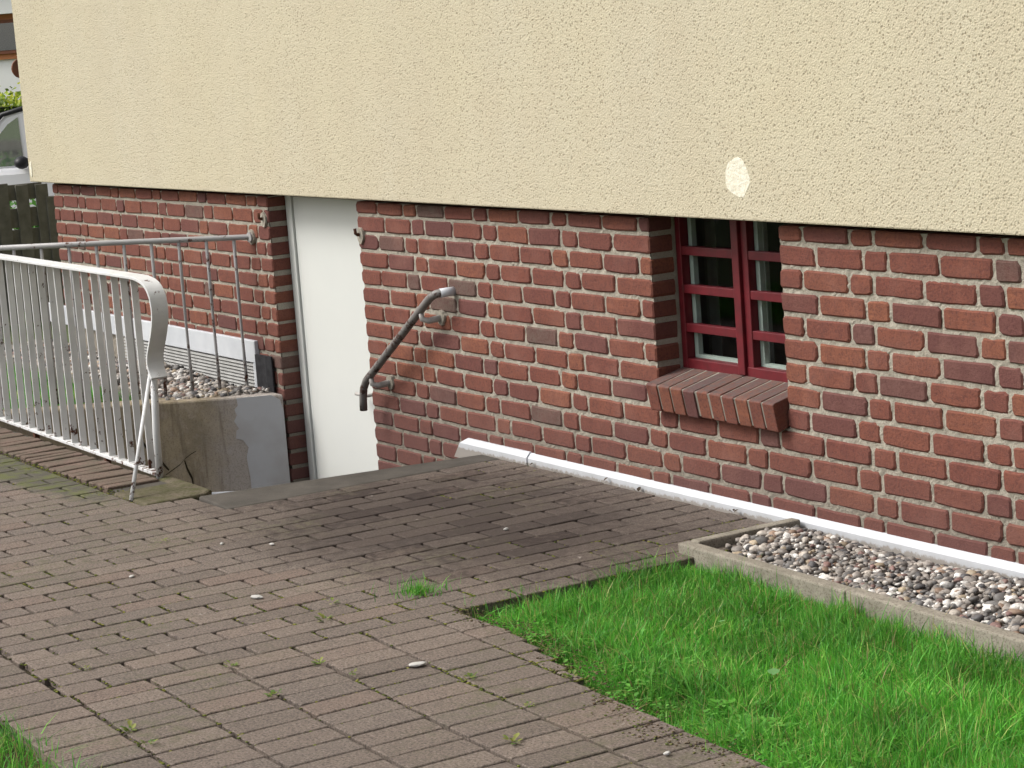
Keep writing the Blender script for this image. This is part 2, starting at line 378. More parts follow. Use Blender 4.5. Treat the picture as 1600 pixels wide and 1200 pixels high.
def noise2(x, y, s, seed):
    r = np.random.default_rng(seed); g = r.uniform(0, 1, (64, 64)); X = (x * s) % 63; Y = (y * s) % 63
    i, j = X.astype(int), Y.astype(int); fx, fy = X - i, Y - j; fx = fx * fx * (3 - 2 * fx); fy = fy * fy * (3 - 2 * fy)
    return (g[i, j] * (1 - fx) + g[i + 1, j] * fx) * (1 - fy) + (g[i, j + 1] * (1 - fx) + g[i + 1, j + 1] * fx) * fy

# ================================================================== GROUND AND SETTING
def flat_sheet(name, polys, z, mat, kind='structure'):
    me = bpy.data.meshes.new(name); vs = []; fs = []
    for poly in polys:
        n = len(vs); vs += [(x, y, z) for x, y in poly]; fs.append(tuple(range(n, n + len(poly))))
    me.from_pydata(vs, [], fs); me.update()
    return tag(link(name, me, mat), kind=kind)

WELL = [(-2.43, -0.0), (-2.63, -1.25), (-5.25, -1.25), (-4.45, 0.0)]     # stairwell outline
B = 900.0
ground = flat_sheet("ground", [
    [(-B, -B), (B, -B), (B, -1.25), (-B, -1.25)],
    [(-B, -1.25), (-5.25, -1.25), (-4.45, 0.0), (-B, 0.0)],
    [(-2.63, -1.25), (B, -1.25), (B, 0.0), (-2.43, 0.0)],
    [(-B, 0.0), (-7.5, 0.0), (-7.5, 8.9), (-B, 8.9)], [(3.5, 0.0), (B, 0.0), (B, 8.9), (3.5, 8.9)], [(-B, 8.9), (B, 8.9), (B, B), (-B, B)]], -0.075, GROUNDM)
road = flat_sheet("road", [[(-24, -60), (-11.0, -60), (-11.0, 60), (-24, 60)]], -0.07, ROADM)

# ------------------------------------------------------------------ paving
PX, PY = 0.1172, 0.237
bed = MB()
bed.prism([(-2.30, -0.03), (-0.25, -0.03), (-0.25, -1.46), (0.2, -1.50), (1.35, -1.74), (4.2, -1.78), (4.2, -3.0), (-6.5, -3.0), (-6.5, -1.5), (-2.62, -1.5), (-2.62, -1.30), (-2.30, -1.30)], -0.07, -0.022)
paving = bed.build("paving", BED); tag(paving, kind='structure')

lawn_edge = lambda x: -1.47 if x < 0.17 else (-1.47 - 0.215 * (x - 0.17) if x < 1.3 else -1.713)
pavers = []   # x, y, length, width
def add_row_pieces(xc, y0, y1, start, shear):
    """row at xc; pieces of length PY between y1 (far, larger) and y0, joints at start + k*PY"""
    y = start
    while y > y0: y -= PY
    while y <= y1:
        a, b = max(y, y0), min(y + PY, y1)
        if b - a > 0.022: pavers.append((xc, (a + b) / 2 + shear, b - a, PX))
        y += PY
row = 0
x = -0.17 - PX / 2
while x > -6.5:
    top = -0.035 if x > -2.28 else (-1.315 if x > -2.62 else -1.53)
    st = -2.63 + (0 if row % 2 == 0 else PY / 2) + 0.03 * -(x + 0.7) * 0.6
    add_row_pieces(x, -2.76 - 0.03 * (x + 0.85), top, st, 0.0)
    if x > -6.4: pavers.append((x, -2.76 - 0.03 * (x + 0.85) - PY / 2, PY, PX))
    x -= PX; row += 1
x = -0.17 + PX / 2; k = 0
while x < 4.1:
    sh = -0.055 * (x + 0.15)
    for c in range(6):
        ya = -1.579 - c * PY + sh; yb = ya - PY
        if c == 5 : pavers.append((x, (ya + yb) / 2, PY, PX)); continue
        pavers.append((x, (ya + yb) / 2, PY, PX))
    le = lawn_edge(x); ya = -1.579 + sh
    if le - ya > 0.03: pavers.append((x, (le + ya) / 2, le - ya, PX))
    x += PX
    if x > 3.9: break
pvar = {}
def paver_mesh(L, i):
    key = (round(L, 3), i)
    if key not in pvar:
        J = 0.0075
        vs, fs = rounded_piece(PX - J, round(L, 3) - 0.0145, 0.055, 0.0016, 0.003, 'floor', seed=hash((i, int(L * 1000))) % 9999, chamfer=0.003)
        m = MB(); m.add(vs, fs); pvar[key] = m.mesh("paver")
    return pvar[key]
vis = []
for q in pavers:
    pr = project((q[0], q[1], 0)); s = in_view((q[0], q[1], 0), 10)
    vis.append((0 if s else 1, pr[2] if pr else 99, q))
vis.sort(key=lambda t: (t[0], t[1]))
mass = MB(); R = random.Random(5)
for i, (nv, _, (x, y, L, W)) in enumerate(vis):
    z = R.uniform(-0.0018, 0.0014); tx, ty, tz = R.gauss(0, 0.004), R.gauss(0, 0.0035), R.gauss(0, 0.006)
    if i < 300 and not nv:
        o = link("paver", paver_mesh(L, R.randrange(7)), PAVER, paving, (x, y, z)); o.rotation_euler = (tx, ty, tz)
    else:
        vs, fs = rounded_piece(PX - 0.0075, L - 0.0145, 0.055, 0.0016, 0.003, 'floor', seed=i, chamfer=0.003)
        mass.add([(x + a - b * tz, y + b + a * tz, z + c + b * tx - a * ty) for a, b, c in vs], fs, R.random())
tag(mass.build("paver_field", PAVERJ, paving, tint=True), kind='stuff')

# ------------------------------------------------------------------ steps and stairwell
steps = empty("basement_steps", (-2.5, -0.6, -0.9), "concrete basement steps going down beside the brick wall to the white door", "steps")
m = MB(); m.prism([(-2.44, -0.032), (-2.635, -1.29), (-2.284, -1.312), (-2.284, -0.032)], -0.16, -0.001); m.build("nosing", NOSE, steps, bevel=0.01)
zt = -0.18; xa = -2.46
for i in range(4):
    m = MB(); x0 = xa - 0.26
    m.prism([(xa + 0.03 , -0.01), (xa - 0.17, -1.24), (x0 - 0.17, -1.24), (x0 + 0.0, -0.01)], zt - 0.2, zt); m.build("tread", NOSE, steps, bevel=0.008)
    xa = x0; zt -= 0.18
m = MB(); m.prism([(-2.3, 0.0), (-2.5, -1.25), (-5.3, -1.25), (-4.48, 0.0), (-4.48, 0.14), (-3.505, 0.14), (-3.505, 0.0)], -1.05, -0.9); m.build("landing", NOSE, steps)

rw = empty("retaining_wall", (-4.85, -0.62, -0.9), "cracked tan and grey concrete retaining wall of the sunken basement entrance", "wall")
m = MB()
m.prism([(-4.452, -0.02), (-5.25, -1.27), (-5.42, -1.27), (-4.66, -0.02)], -1.0, 0.062); m.build("far_wall", TAN, rw, bevel=0.01)
m = MB(); m.prism([(-2.66, -1.248), (-5.3, -1.248), (-5.3, -1.42), (-2.64, -1.42)], -1.0, -0.018); m.build("side_wall", TAN, rw)
# grey cement skim on the house end of the far wall, ragged left edge
u = Vector((-0.8, -1.25, 0)).normalized(); nrm = Vector((1.25, -0.8, 0)).normalized()
P0 = Vector((-4.452, -0.02, 0))
edge = [(0.20, -1.0), (0.205, -0.36), (0.215, -0.25), (0.20, -0.20), (0.225, -0.16), (0.26, -0.15), (0.255, -0.11), (0.24, -0.10), (0.262, -0.06), (0.245, -0.03), (0.255, 0.0), (0.235, 0.02), (0.24, 0.058), (0.06, 0.062), (0.02, 0.035), (0.005, -0.02), (0.003, -1.0)]
m = MB(); vs = []
for d_ in (0.0, 0.0035):
    vs += [tuple(P0 + u * a + nrm * d_ + Vector((0, 0, z))) for a, z in edge]
n = len(edge); m.add(vs, [tuple(range(n)), tuple(range(n, 2 * n))] + [(i, (i + 1) % n, n + (i + 1) % n, n + i) for i in range(n)])
m.build("cement_skim", GREYR, rw)
def crack(pts, wd):
    m = MB(); vs = []; fs = []
    for i, (a, z) in enumerate(pts):
        t = wd * (0.35 + 0.65 * math.sin(math.pi * (i + 0.6) / (len(pts) + 0.2)))
        vs += [tuple(P0 + u * (a - t * 0.5) + nrm * 0.0025 + Vector((0, 0, z + t * 0.7))), tuple(P0 + u * (a + t * 0.5) + nrm * 0.0025 + Vector((0, 0, z - t * 0.7)))]
    fs = [(2 * i, 2 * i + 1, 2 * i + 3, 2 * i + 2) for i in range(len(pts) - 1)]
    m.add(vs, fs); m.build("crack", BED, rw)
crack([(0.47, -0.20), (0.50, -0.215), (0.53, -0.235), (0.56, -0.265), (0.60, -0.29), (0.64, -0.315), (0.69, -0.33)], 0.0065)
crack([(0.75, -0.12), (0.72, -0.17), (0.68, -0.215), (0.65, -0.25), (0.62, -0.29)], 0.009)
crack([(0.535, -0.245), (0.525, -0.29), (0.505, -0.34), (0.50, -0.40)], 0.008)
m = MB(); m.tube([tuple(P0 + u * a + nrm * 0.03 + Vector((0, 0, z))) for a, z in ((0.60, -0.425), (0.3, -0.43), (0.12, -0.43))], 0.014, 8); m.build("white_bead", WHITEP, rw)

# mossy concrete block at the rail corner and brick ledge
ledge = empty("brick_ledge", (-3.9, -1.4, -0.02), "weathered red brick on edge border along the front of the basement pit", "edging")
m = MB(); m.box((-5.3, -1.50, -0.06), (-2.98, -1.255, -0.004)); m.build("mortar_bed", NOSE, ledge)
LEDGEM = simple("dull_ledge_brick", (0.15, 0.105, 0.084), (0.10, 0.085, 0.062), 9, 0.9, 0.6, 0.006, 130, 0.2, dark=(0.06, 0.04, 0.03))
lm = [piece_mesh("brick", 0.066, 0.236, 0.05, 0.003, 0.006, axis='floor', seed=90 + i) for i in range(5)]
x = -5.25; i = 0
while x < -3.05:
    o = link("brick", lm[i % 5], LEDGEM, ledge, (x, -1.39 + R.uniform(-.006, .006), 0.007 + R.uniform(-.004, .004))); o.rotation_euler = (R.gauss(0, .015), R.gauss(0, .03), R.gauss(0, .02))
    x += 0.0815; i += 1
MOSSYC = simple("mossy_concrete", (0.125, 0.105, 0.078), (0.075, 0.075, 0.035), 13, 0.95, 0.8, 0.012, 90, 0.1, dark=(0.045, 0.045, 0.02))
m = MB(); m.prism([(-2.985, -1.527), (-2.625, -1.527), (-2.64, -1.25), (-2.70, -1.20), (-3.2, -1.2), (-3.2, -1.262), (-2.985, -1.262)], -0.06, 0.006)
tag(m.build("corner_block", MOSSYC, bevel=0.012), "moss covered concrete corner block at the foot of the white railing post", "block")

# ------------------------------------------------------------------ kerb, gravel beds
kerb = empty("gravel_bed_kerb", (0.6, -0.56, -0.1), "narrow concrete kerb around the pebble strip beside the lawn", "kerb")
m = MB(); m.box((-0.273, -0.479, -0.14), (-0.222, -0.036, 0.036)); m.build("kerb_stone", CONC, kerb, bevel=0.007)
xs = [-0.275, 0.66, 1.66, 2.66, 3.66]
for a, b in zip(xs[:-1], xs[1:]):
    m = MB(); ya, yb = -0.533 - 0.035 * (a + 0.275), -0.533 - 0.035 * (b + 0.275)
    dz = R.uniform(-.003, .003)
    m.prism([(a + 0.002, ya), (b - 0.002, yb), (b - 0.002, yb + 0.052), (a + 0.002, ya + 0.052)], -0.14, 0.036 + dz); m.build("kerb_stone", CONC, kerb, bevel=0.007)
m = MB(); m.prism([(-0.222, -0.482), (3.7, -0.62), (3.7, -0.02), (-0.222, -0.02)], -0.07, -0.022); tag(m.build("gravel_bed", SOIL), kind='structure')

def ico():
    bm = bmesh.new(); bmesh.ops.create_icosphere(bm, subdivisions=2, radius=1.0); bm.verts.ensure_lookup_table()
    v = np.array([x.co[:] for x in bm.verts]); f = np.array([[a.index for a in x.verts] for x in bm.faces]); bm.free(); return v, f
def ico1():
    bm = bmesh.new(); bmesh.ops.create_icosphere(bm, subdivisions=1, radius=1.0); bm.verts.ensure_lookup_table()
    v = np.array([x.co[:] for x in bm.verts]); f = np.array([[a.index for a in x.verts] for x in bm.faces]); bm.free(); return v, f
ICO2, ICO1 = ico(), ico1()

def np_mesh(name, V, F, cols, mat, smooth=True, kind='stuff', label=None, cat=None, parent=None):
    me = bpy.data.meshes.new(name)
    me.vertices.add(len(V)); me.vertices.foreach_set("co", V.astype(np.float32).ravel())
    nf, k = F.shape
    me.loops.add(nf * k); me.loops.foreach_set("vertex_index", F.astype(np.int32).ravel())
    me.polygons.add(nf); me.polygons.foreach_set("loop_start", np.arange(0, nf * k, k, dtype=np.int32)); me.polygons.foreach_set("loop_total", np.full(nf, k, dtype=np.int32))
    me.update(calc_edges=True)
    if smooth: me.polygons.foreach_set("use_smooth", np.ones(nf, dtype=bool))
    at = me.attributes.new("col", 'FLOAT_COLOR', 'POINT')
    at.data.foreach_set("color", np.c_[cols, np.ones(len(cols))].astype(np.float32).ravel())
    o = link(name, me, mat, parent)
    return tag(o, label, cat, None, kind)

def pebbles(name, pts, smin, smax, base, label, palette):
    bv, bf = base; n = len(pts); nv = len(bv)
    s = RNG.lognormal(0, 0.35, n).clip(0.55, 1.9)[:, None] * RNG.uniform(smin, smax, (n, 1))
    sc = s * np.c_[RNG.uniform(0.9, 1.35, n), RNG.uniform(0.75, 1.1, n), RNG.uniform(0.5, 0.8, n)]
    V = np.repeat(bv[None], n, 0) * (1 + RNG.normal(0, 0.07, (n, nv, 1)))
    for _ in range(5):                       # broken flats
        nn = RNG.normal(0, 1, (n, 3)); nn /= np.linalg.norm(nn, axis=1)[:, None]; dd_ = RNG.uniform(0.55, 0.95, (n, 1))
        k_ = np.maximum(0, (V * nn[:, None, :]).sum(-1) - dd_); V = V - k_[..., None] * nn[:, None, :]
    V = V * sc[:, None, :]
    a = RNG.uniform(0, 2 * np.pi, n); tl = RNG.normal(0, 0.35, n)
    ca, sa, ct, st_ = np.cos(a), np.sin(a), np.cos(tl), np.sin(tl)
    x, y, z = V[..., 0].copy(), V[..., 1].copy(), V[..., 2].copy()
    y, z = y * ct[:, None] - z * st_[:, None], y * st_[:, None] + z * ct[:, None]
    x, y = x * ca[:, None] - y * sa[:, None], x * sa[:, None] + y * ca[:, None]
    V = np.stack([x, y, z], -1) + pts[:, None, :]
    F = (bf[None] + (np.arange(n) * nv)[:, None, None]).reshape(-1, 3)
    pal = np.array(palette); pr = pal[:, 3] / pal[:, 3].sum()
    c = pal[RNG.choice(len(pal), n, p=pr), :3] * RNG.uniform(0.75, 1.2, (n, 1))
    return np_mesh(name, V.reshape(-1, 3), F, np.repeat(c, nv, 0), PEBM, True, 'stuff', label, 'gravel')

PAL = [(0.12, 0.115, 0.11, 5), (0.20, 0.18, 0.16, 5), (0.30, 0.27, 0.24, 5), (0.60, 0.58, 0.54, 4.5), (0.40, 0.36, 0.31, 4), (0.25, 0.17, 0.12, 1.6), (0.075, 0.073, 0.075, 3), (0.20, 0.12, 0.105, 1.2), (0.36, 0.29, 0.20, 1.2)]
n = 5600
px = RNG.uniform(-0.20, 1.9, n); t = RNG.uniform(0, 1, n)
yl = -0.468 - 0.035 * (px + 0.275); py = yl + (-0.045 - yl) * t
hump = 0.02 + 0.028 * np.sin(np.pi * t) + 0.012 * np.sin(px * 5.0 + t * 3)
pz = -0.02 + RNG.uniform(0, 1, n) ** 0.55 * (hump + 0.0)
keep = ~((px < -0.10) & (t < 0.25 + RNG.uniform(-.1, .1, n)))
pts = np.c_[px, py, pz][keep]
pebbles("gravel", pts, 0.0095, 0.0128, ICO2, "mixed river pebbles filling the kerbed strip under the window wall", PAL)

# pebble bed and lawn left of the pit
m = MB(); m.prism([(-4.62, -0.02), (-4.95, -0.52), (-8.4, -0.52), (-8.4, -0.02)], -0.07, 0.03); tag(m.build("gravel_bed", SOIL), kind='structure')
n = 5200
px = RNG.uniform(-7.9, -4.55, n); py = RNG.uniform(-0.50, -0.03, n)
keep = px < (-4.50 + 0.64 * py - 0.02)
pz = 0.03 + RNG.uniform(0, 1, n) ** 0.6 * (0.045 + 0.02 * np.sin(px * 4))
pts = np.c_[px, py, pz][keep]
PALL = [(a, b, c, w_ * (0.8 if a > 0.35 else 1.2)) for a, b, c, w_ in PAL]
pebbles("gravel", pts, 0.014, 0.019, ICO1, "pale mixed pebbles along the brick wall behind the railings", PALL)
m = MB(); m.box((-8.4, -0.565, -0.1), (-4.98, -0.525, 0.085)); tag(m.build("board_edging", FENCEM), "dark wooden board edging between pebbles and grass behind the railing", "edging")
m = MB(); m.prism([(-4.99, -0.565), (-5.44, -1.25), (-9.4, -1.25), (-9.4, -0.565)], -0.07, 0.035); tag(m.build("lawn", SOIL), kind='structure')

# ------------------------------------------------------------------ grass
def blades(name, P, hmin, hmax, label, seg=3, wide=0.0034, lean=0.75, cols=None, parent=None, kind='stuff', cat='grass'):
    n = len(P); h = RNG.uniform(hmin, hmax, n) * RNG.lognormal(0, 0.2, n) * (0.62 + 0.7 * noise2(P[:, 0] + 15, P[:, 1] + 15, 7, 77)); a = RNG.uniform(0, 2 * np.pi, n)
    ln = np.abs(RNG.normal(0, lean, n)) * h; wd = wide * RNG.uniform(0.7, 1.5, n); fa = a + RNG.normal(0, 0.8, n) + np.pi / 2
    V = np.zeros((n, 2 * seg + 1, 3))
    for k in range(seg + 1):
        t = k / seg
        cx = P[:, 0] + np.cos(a) * ln * t ** 1.8; cy = P[:, 1] + np.sin(a) * ln * t ** 1.8
        cz = P[:, 2] + h * t * (1 - 0.22 * t * (ln / h).clip(0, 1.5))
        if k == seg: V[:, 2 * seg] = np.c_[cx, cy, cz]
        else:
            ww = wd * (1 - 0.75 * t ** 1.5) / 2
            V[:, 2 * k] = np.c_[cx - np.cos(fa) * ww, cy - np.sin(fa) * ww, cz]; V[:, 2 * k + 1] = np.c_[cx + np.cos(fa) * ww, cy + np.sin(fa) * ww, cz]
    nv = 2 * seg + 1; tri = []
    for k in range(seg - 1): tri += [(2 * k, 2 * k + 1, 2 * k + 3), (2 * k, 2 * k + 3, 2 * k + 2)]
    tri += [(2 * seg - 2, 2 * seg - 1, 2 * seg)]
    F = (np.array(tri)[None] + (np.arange(n) * nv)[:, None, None]).reshape(-1, 3)
    if cols is None:
        pal = np.array([(0.085, 0.325, 0.034), (0.115, 0.39, 0.042), (0.065, 0.255, 0.03), (0.185, 0.44, 0.06), (0.05, 0.18, 0.028), (0.34, 0.37, 0.11), (0.30, 0.22, 0.11)])
        c = pal[RNG.choice(7, n, p=[.25, .22, .18, .15, .09, .07, .04])] * RNG.uniform(0.8, 1.2, (n, 1)) * (0.72 + 0.6 * noise2(P[:, 0] + 25, P[:, 1] + 25, 4.5, 99))[:, None]
    else: c = cols
    return np_mesh(name, V.reshape(-1, 3), F, np.repeat(c, nv, 0), GRASSM, True, kind, label, cat, parent)

m = MB(); LAWN = [(-0.225, -0.535), (-0.225, -1.455), (0.17, -1.475), (1.3, -1.72), (4.2, -1.76), (4.2, -0.69), (0.66, -0.567)]
m.prism(LAWN, -0.0735, -0.068); tag(m.build("lawn", SOIL), kind='structure')
n = 150000
gx = RNG.uniform(-0.225, 3.0, n); gy = RNG.uniform(-1.80, -0.533, n)
le = np.where(gx < 0.17, -1.465, np.where(gx < 1.3, -1.47 - 0.215 * (gx - 0.17), -1.713))
le = le + 0.09 * (noise2(gx + 9, gy + 9, 9, 3) - 0.42) + 0.04 * (noise2(gx + 9, gy + 9, 31, 4) - 0.5)
dist = gy - le
up = -0.536 - 0.035 * (gx + 0.275)
den = noise2(gx + 5, gy + 5, 6, 11) * 0.5 + noise2(gx + 5, gy + 5, 17, 12) * 0.5
keep = (gy < up) & (dist > 0) & (RNG.uniform(0, 1, n) < np.clip(0.2 + dist * 5.0 * (0.5 + noise2(gx + 3, gy + 3, 5, 8)), 0, 1) * np.clip((den - 0.16) * 3.2, 0.12, 1))
gx, gy, dist = gx[keep], gy[keep], dist[keep]
tall = np.clip(0.42 + dist * 1.6, 0, 1); up = -0.536 - 0.035 * (gx + 0.275)
n = len(gx); split = tall > 0.75
hn = noise2(gx + 5, gy + 5, 5, 21)
blades("grass", np.c_[gx, gy, np.full(n, -0.068)][split], 0.045, 0.088, "bright green unmown grass between the paving and the concrete kerb")
e = ~split
blades("grass", np.c_[gx, gy, np.full(n, -0.068)][e], 0.04, 0.078, "short thin grass fringe where the lawn meets the paving", lean=1.25)
# flat broad leaves (clover, plantain) in the fringe
def leaves(name, centres, per, rad, size, label, cols, zb=0.0, kind='stuff', cat='weeds', loc=None, up=0.5):
    V = []; F = []; C = []
    for cx, cy in centres:
        for k in range(per):
            a = RNG.uniform(0, 2 * np.pi); rr = rad * RNG.uniform(0.1, 1); s = size * RNG.uniform(0.6, 1.3); tl = RNG.uniform(0.0, up)
            bx, by, bz = cx + math.cos(a) * rr * 0.5, cy + math.sin(a) * rr * 0.5, zb + RNG.uniform(0.0, 0.012)
            dx, dy = math.cos(a), math.sin(a); n0 = len(V)
            L = s; Wd = s * RNG.uniform(0.28, 0.45)
            def lp(t, w_, zz): return (bx + dx * L * t - dy * Wd * w_, by + dy * L * t + dx * Wd * w_, bz + tl * L * zz)
            V += [lp(0, 0, 0), lp(.3, .75, .42), lp(.65, .9, .66), lp(1, 0, .75), lp(.65, -.9, .66), lp(.3, -.75, .42), lp(.35, 0, .30), lp(.68, 0, .52)]
            F += [(n0, n0 + 1, n0 + 6, n0 + 6), (n0 + 1, n0 + 2, n0 + 7, n0 + 6), (n0 + 2, n0 + 3, n0 + 7, n0 + 7), (n0 + 3, n0 + 4, n0 + 7, n0 + 7), (n0 + 4, n0 + 5, n0 + 6, n0 + 7), (n0 + 5, n0, n0 + 6, n0 + 6)]
            c = np.array(cols[RNG.integers(len(cols))]) * RNG.uniform(.8, 1.2); C += [c] * 8
    F = [t for f in F for t in ([f[:3]] if f[2] == f[3] else [(f[0], f[1], f[2]), (f[0], f[2], f[3])])]
    V = np.array(V, float)
    if loc is not None: V = V - np.array(loc)
    o = np_mesh(name, V, np.array(F), np.array(C), GRASSM, False, kind, label, cat)
    if loc is not None: o.location = loc
    return o
cl = [(xx, lawn_edge(xx) + RNG.uniform(0.01, 0.34)) for xx in RNG.uniform(0.1, 1.9, 60)]
leaves("clover", cl, 7, 0.05, 0.020, "low clover and plantain leaves along the ragged lawn edge", [(0.11, 0.33, 0.04), (0.14, 0.37, 0.06), (0.09, 0.27, 0.04)], -0.025)
# single broad leaves lying in the lawn
LV = [(1.18, -1.245, 0.06), (0.62, -1.03, 0.045)]
for (xx, yy, s), lb in zip(LV, ("pale green broad leaf lying in the middle of the lawn", "small light green dandelion leaf in the lawn near the kerb")):
    leaves("leaf", [(xx, yy)], 1, 0.02, s, lb, [(0.17, 0.38, 0.13)], 0.01, None, 'leaf', (xx, yy, 0.02), 0.3)
# lawn at the lower left
n = 60000; gx = RNG.uniform(-6.3, 3.8, n); gy = RNG.uniform(-4.15, -2.98, n)
keep = gy < -2.985 - 0.04 * (gx - 0.1) + RNG.normal(0, 0.012, n)
m = MB(); m.prism([(-6.5, -3.0), (4.2, -3.0), (4.2, -4.2), (-6.5, -4.2)], -0.073, -0.04); tag(m.build("lawn", SOIL), kind='structure')
blades("grass", np.c_[gx, gy, np.full(n, -0.04)][keep], 0.04, 0.075, "strip of bright grass in the lower left corner beside the paving")
n = 16000; gx = RNG.uniform(-9.3, -5.0, n); gy = RNG.uniform(-1.24, -0.57, n); keep = gx < (-4.65 + 0.657 * gy)
blades("grass", np.c_[gx, gy, np.full(n, 0.033)][keep], 0.03, 0.06, "short lawn seen through the white railing bars", wide=0.006, seg=2)

# ================================================================== HOUSE
CH = 0.0833; ZT = 1.09          # course height, top of the first course
DL, DR = -4.48, -3.505          # doorway
WL, WR, WSZ = -1.104, -0.308, 0.47   # window jambs, underside of the opening
XL, XR = -7.585, 3.6
house = empty("house", (-2.0, 0.15, 0.0), "cream rendered house with exposed red brick base, white cellar door and red window", "house")

m = MB(); yb, yf = 0.30, 0.010; e = 0.006
for a, b, z0 in ((XL + e, DL - e, -1.0), (DR + e, WL - e, -1.0), (WR + e, XR, -1.0)): 
    if b > -1.2 and b < -1.0:
        m.box((a, yf, z0), (WL - 0.65, yb, ZT - 0.024)); m.box((WL - 0.65, yf, z0), (b, 0.166, ZT - 0.024))
    else: m.box((a, yf, z0), (b, yb, ZT - 0.024))
m.box((WL - e, yf, -1.0), (WR + e, yb, 0.345))
def mortar_skin(x0, x1, z0, z1, step, ok):
    nx, nz = int((x1 - x0) / step) + 1, int((z1 - z0) / step) + 1
    X, Z = np.meshgrid(np.linspace(x0, x1, nx), np.linspace(z0, z1, nz), indexing='ij')
    h = 0.75 * (0.0045 * (noise2(X + 20, Z + 20, 22, 41) - .5) + 0.0060 * (noise2(X + 20, Z + 20, 57, 42) - .5) + 0.0045 * (noise2(X + 20, Z + 20, 120, 43) - .5))
    Y = 0.0042 + h
    idx = np.arange(nx * nz).reshape(nx, nz)
    q = np.stack([idx[:-1, :-1], idx[1:, :-1], idx[1:, 1:], idx[:-1, 1:]], -1).reshape(-1, 4)
    cx = (X[:-1, :-1] + X[1:, 1:]).ravel() / 2; cz = (Z[:-1, :-1] + Z[1:, 1:]).ravel() / 2
    q = q[ok(cx, cz)]
    n0 = len(m.v); m.v += np.stack([X, Y, Z], -1).reshape(-1, 3).tolist(); m.t += [0.5] * (nx * nz); m.f += (q + n0).tolist()
mortar_skin(DR + e, 1.7, -0.55, ZT - 0.024, 0.007, lambda x, z: ~((x > WL - e) & (x < WR + e) & (z > 0.345)) & ~((x > -2.3) & (z < -0.03)))
mortar_skin(XL + e, DL - e, -0.02, ZT - 0.024, 0.010, lambda x, z: z > -9)
wall = m.build("brick_wall", MORTAR, house)

JO = 0.0155; SW, HWd, BH = 0.25 - JO, 0.125 - JO, CH - 0.0155
wvar = {}
def wall_brick(wd, i, ht=None):
    ht = ht or BH; key = (round(wd, 3), i, ht)
    if key not in wvar:
        wvar[key] = piece_mesh("brick", wd, ht, 0.108, 0.0034, 0.010, seed=hash((int(wd * 1000), i, 3)) % 99999, chamfer=0.006)
    return wvar[key]
rows = []
def lay(r, a, b, phase):
    """monk bond between a and b: header starts at phase mod .625, then two stretchers"""
    x = phase + 0.625 * math.floor((a - phase) / 0.625) ; cuts = []
    while x < b:
        for wd in (0.125, 0.25, 0.25):
            lo, hi = max(x, a), min(x + wd, b)
            if hi - lo > 0.001: cuts.append([lo, hi])
            x += wd
    if len(cuts) > 1 and cuts[0][1] - cuts[0][0] < 0.055: cuts[1][0] = cuts[0][0]; cuts.pop(0)
    if len(cuts) > 1 and cuts[-1][1] - cuts[-1][0] < 0.055: cuts[-2][1] = cuts[-1][1]; cuts.pop()
    for lo, hi in cuts:
        l2 = lo + (JO / 2 if lo > a + 1e-4 else 0); h2 = hi - (JO / 2 if hi < b - 1e-4 else 0)
        rows.append((r, l2, h2))
for r in range(0, 24):
    ph = 0.066 if r % 2 == 0 else 0.139
    ph += R.uniform(-0.008, 0.008)
    zc = ZT - CH * (r + 0.5)
    if zc > 0.36:                                            # beside the window
        lay(r, DR, WL, ph); lay(r, WR, XR, ph)
    elif zc > 0.02: lay(r, DR, XR, ph)
    else: lay(r, DR, -2.30, ph)
    if zc > 0.22: lay(r, XL, DL, ph + 0.19)
    else: lay(r, -4.75, DL, ph + 0.19)
items = []
for r, a, b in rows:
    zc = ZT - CH * (r + 0.5); xc = (a + b) / 2
    pr = project((xc, 0, zc))
    hidden = (zc < -0.02 and xc > -2.55) or (zc < -0.36 and xc > -3.6) or zc < -0.55
    left = xc < DL
    v = in_view((xc, 0, zc), 5) and not hidden
    items.append((0 if v else 1, pr[2], r, a, b))
items.sort()
mass = MB(); nobj = 0
for nv, dd, r, a, b in items:
    zc = ZT - CH * (r + 0.5) + R.uniform(-.0015, .0015); xc = (a + b) / 2; wd = b - a
    yy = R.uniform(-0.0042, -0.0012); bh = BH
    if r == 0: bh = 0.053; zc -= 0.0075
    if abs(wd - SW) < 0.002: wd = SW
    if abs(wd - HWd) < 0.002: wd = HWd
    if nobj < 300 and not nv:
        o = link("brick", wall_brick(wd, R.randrange(9), bh), BRICK, wall, (xc, yy, zc)); o.rotation_euler = (0, R.gauss(0, .004), R.gauss(0, .006)); nobj += 1
    else:
        vs, fs = rounded_piece(wd, bh, 0.108, 0.0034, 0.010, seed=R.randrange(10 ** 6))
        mass.add([(xc + x_, yy + y_, zc + z_) for x_, y_, z_ in vs], fs, R.random())
tag(mass.build("brickwork", BRICKJ, house, tint=True), kind='stuff')

# rendered upper storey, 6 cm proud of the bricks
m = MB(); m.box((-7.815, -0.06, ZT - 0.004), (XR + 0.3, 9.0, ZT + 4.6))
st = m.build("rendered_wall", STUCCO, house, bevel=0.006)
def oval(name, cx, cz, a, b, y0, y1, mat, parent, seed):
    r = random.Random(seed); m = MB(); n = 22; ring = []
    for k in range(n):
        t = 2 * math.pi * k / n; q = 1 + 0.05 * math.sin(3 * t + seed) + 0.05 * math.sin(5 * t + 2 * seed) + r.uniform(-.05, .05); ring.append((cx + a * q * math.cos(t), cz + b * q * math.sin(t)))
    vs = [(x, y1, z) for x, z in ring] + [(cx + (x - cx) * .93, y0, cz + (z - cz) * .95) for x, z in ring]
    m.add(vs, [tuple(range(n, 2 * n))] + [(i, (i + 1) % n, n + (i + 1) % n, n + i) for i in range(n)])
    return m.build(name, mat, parent)
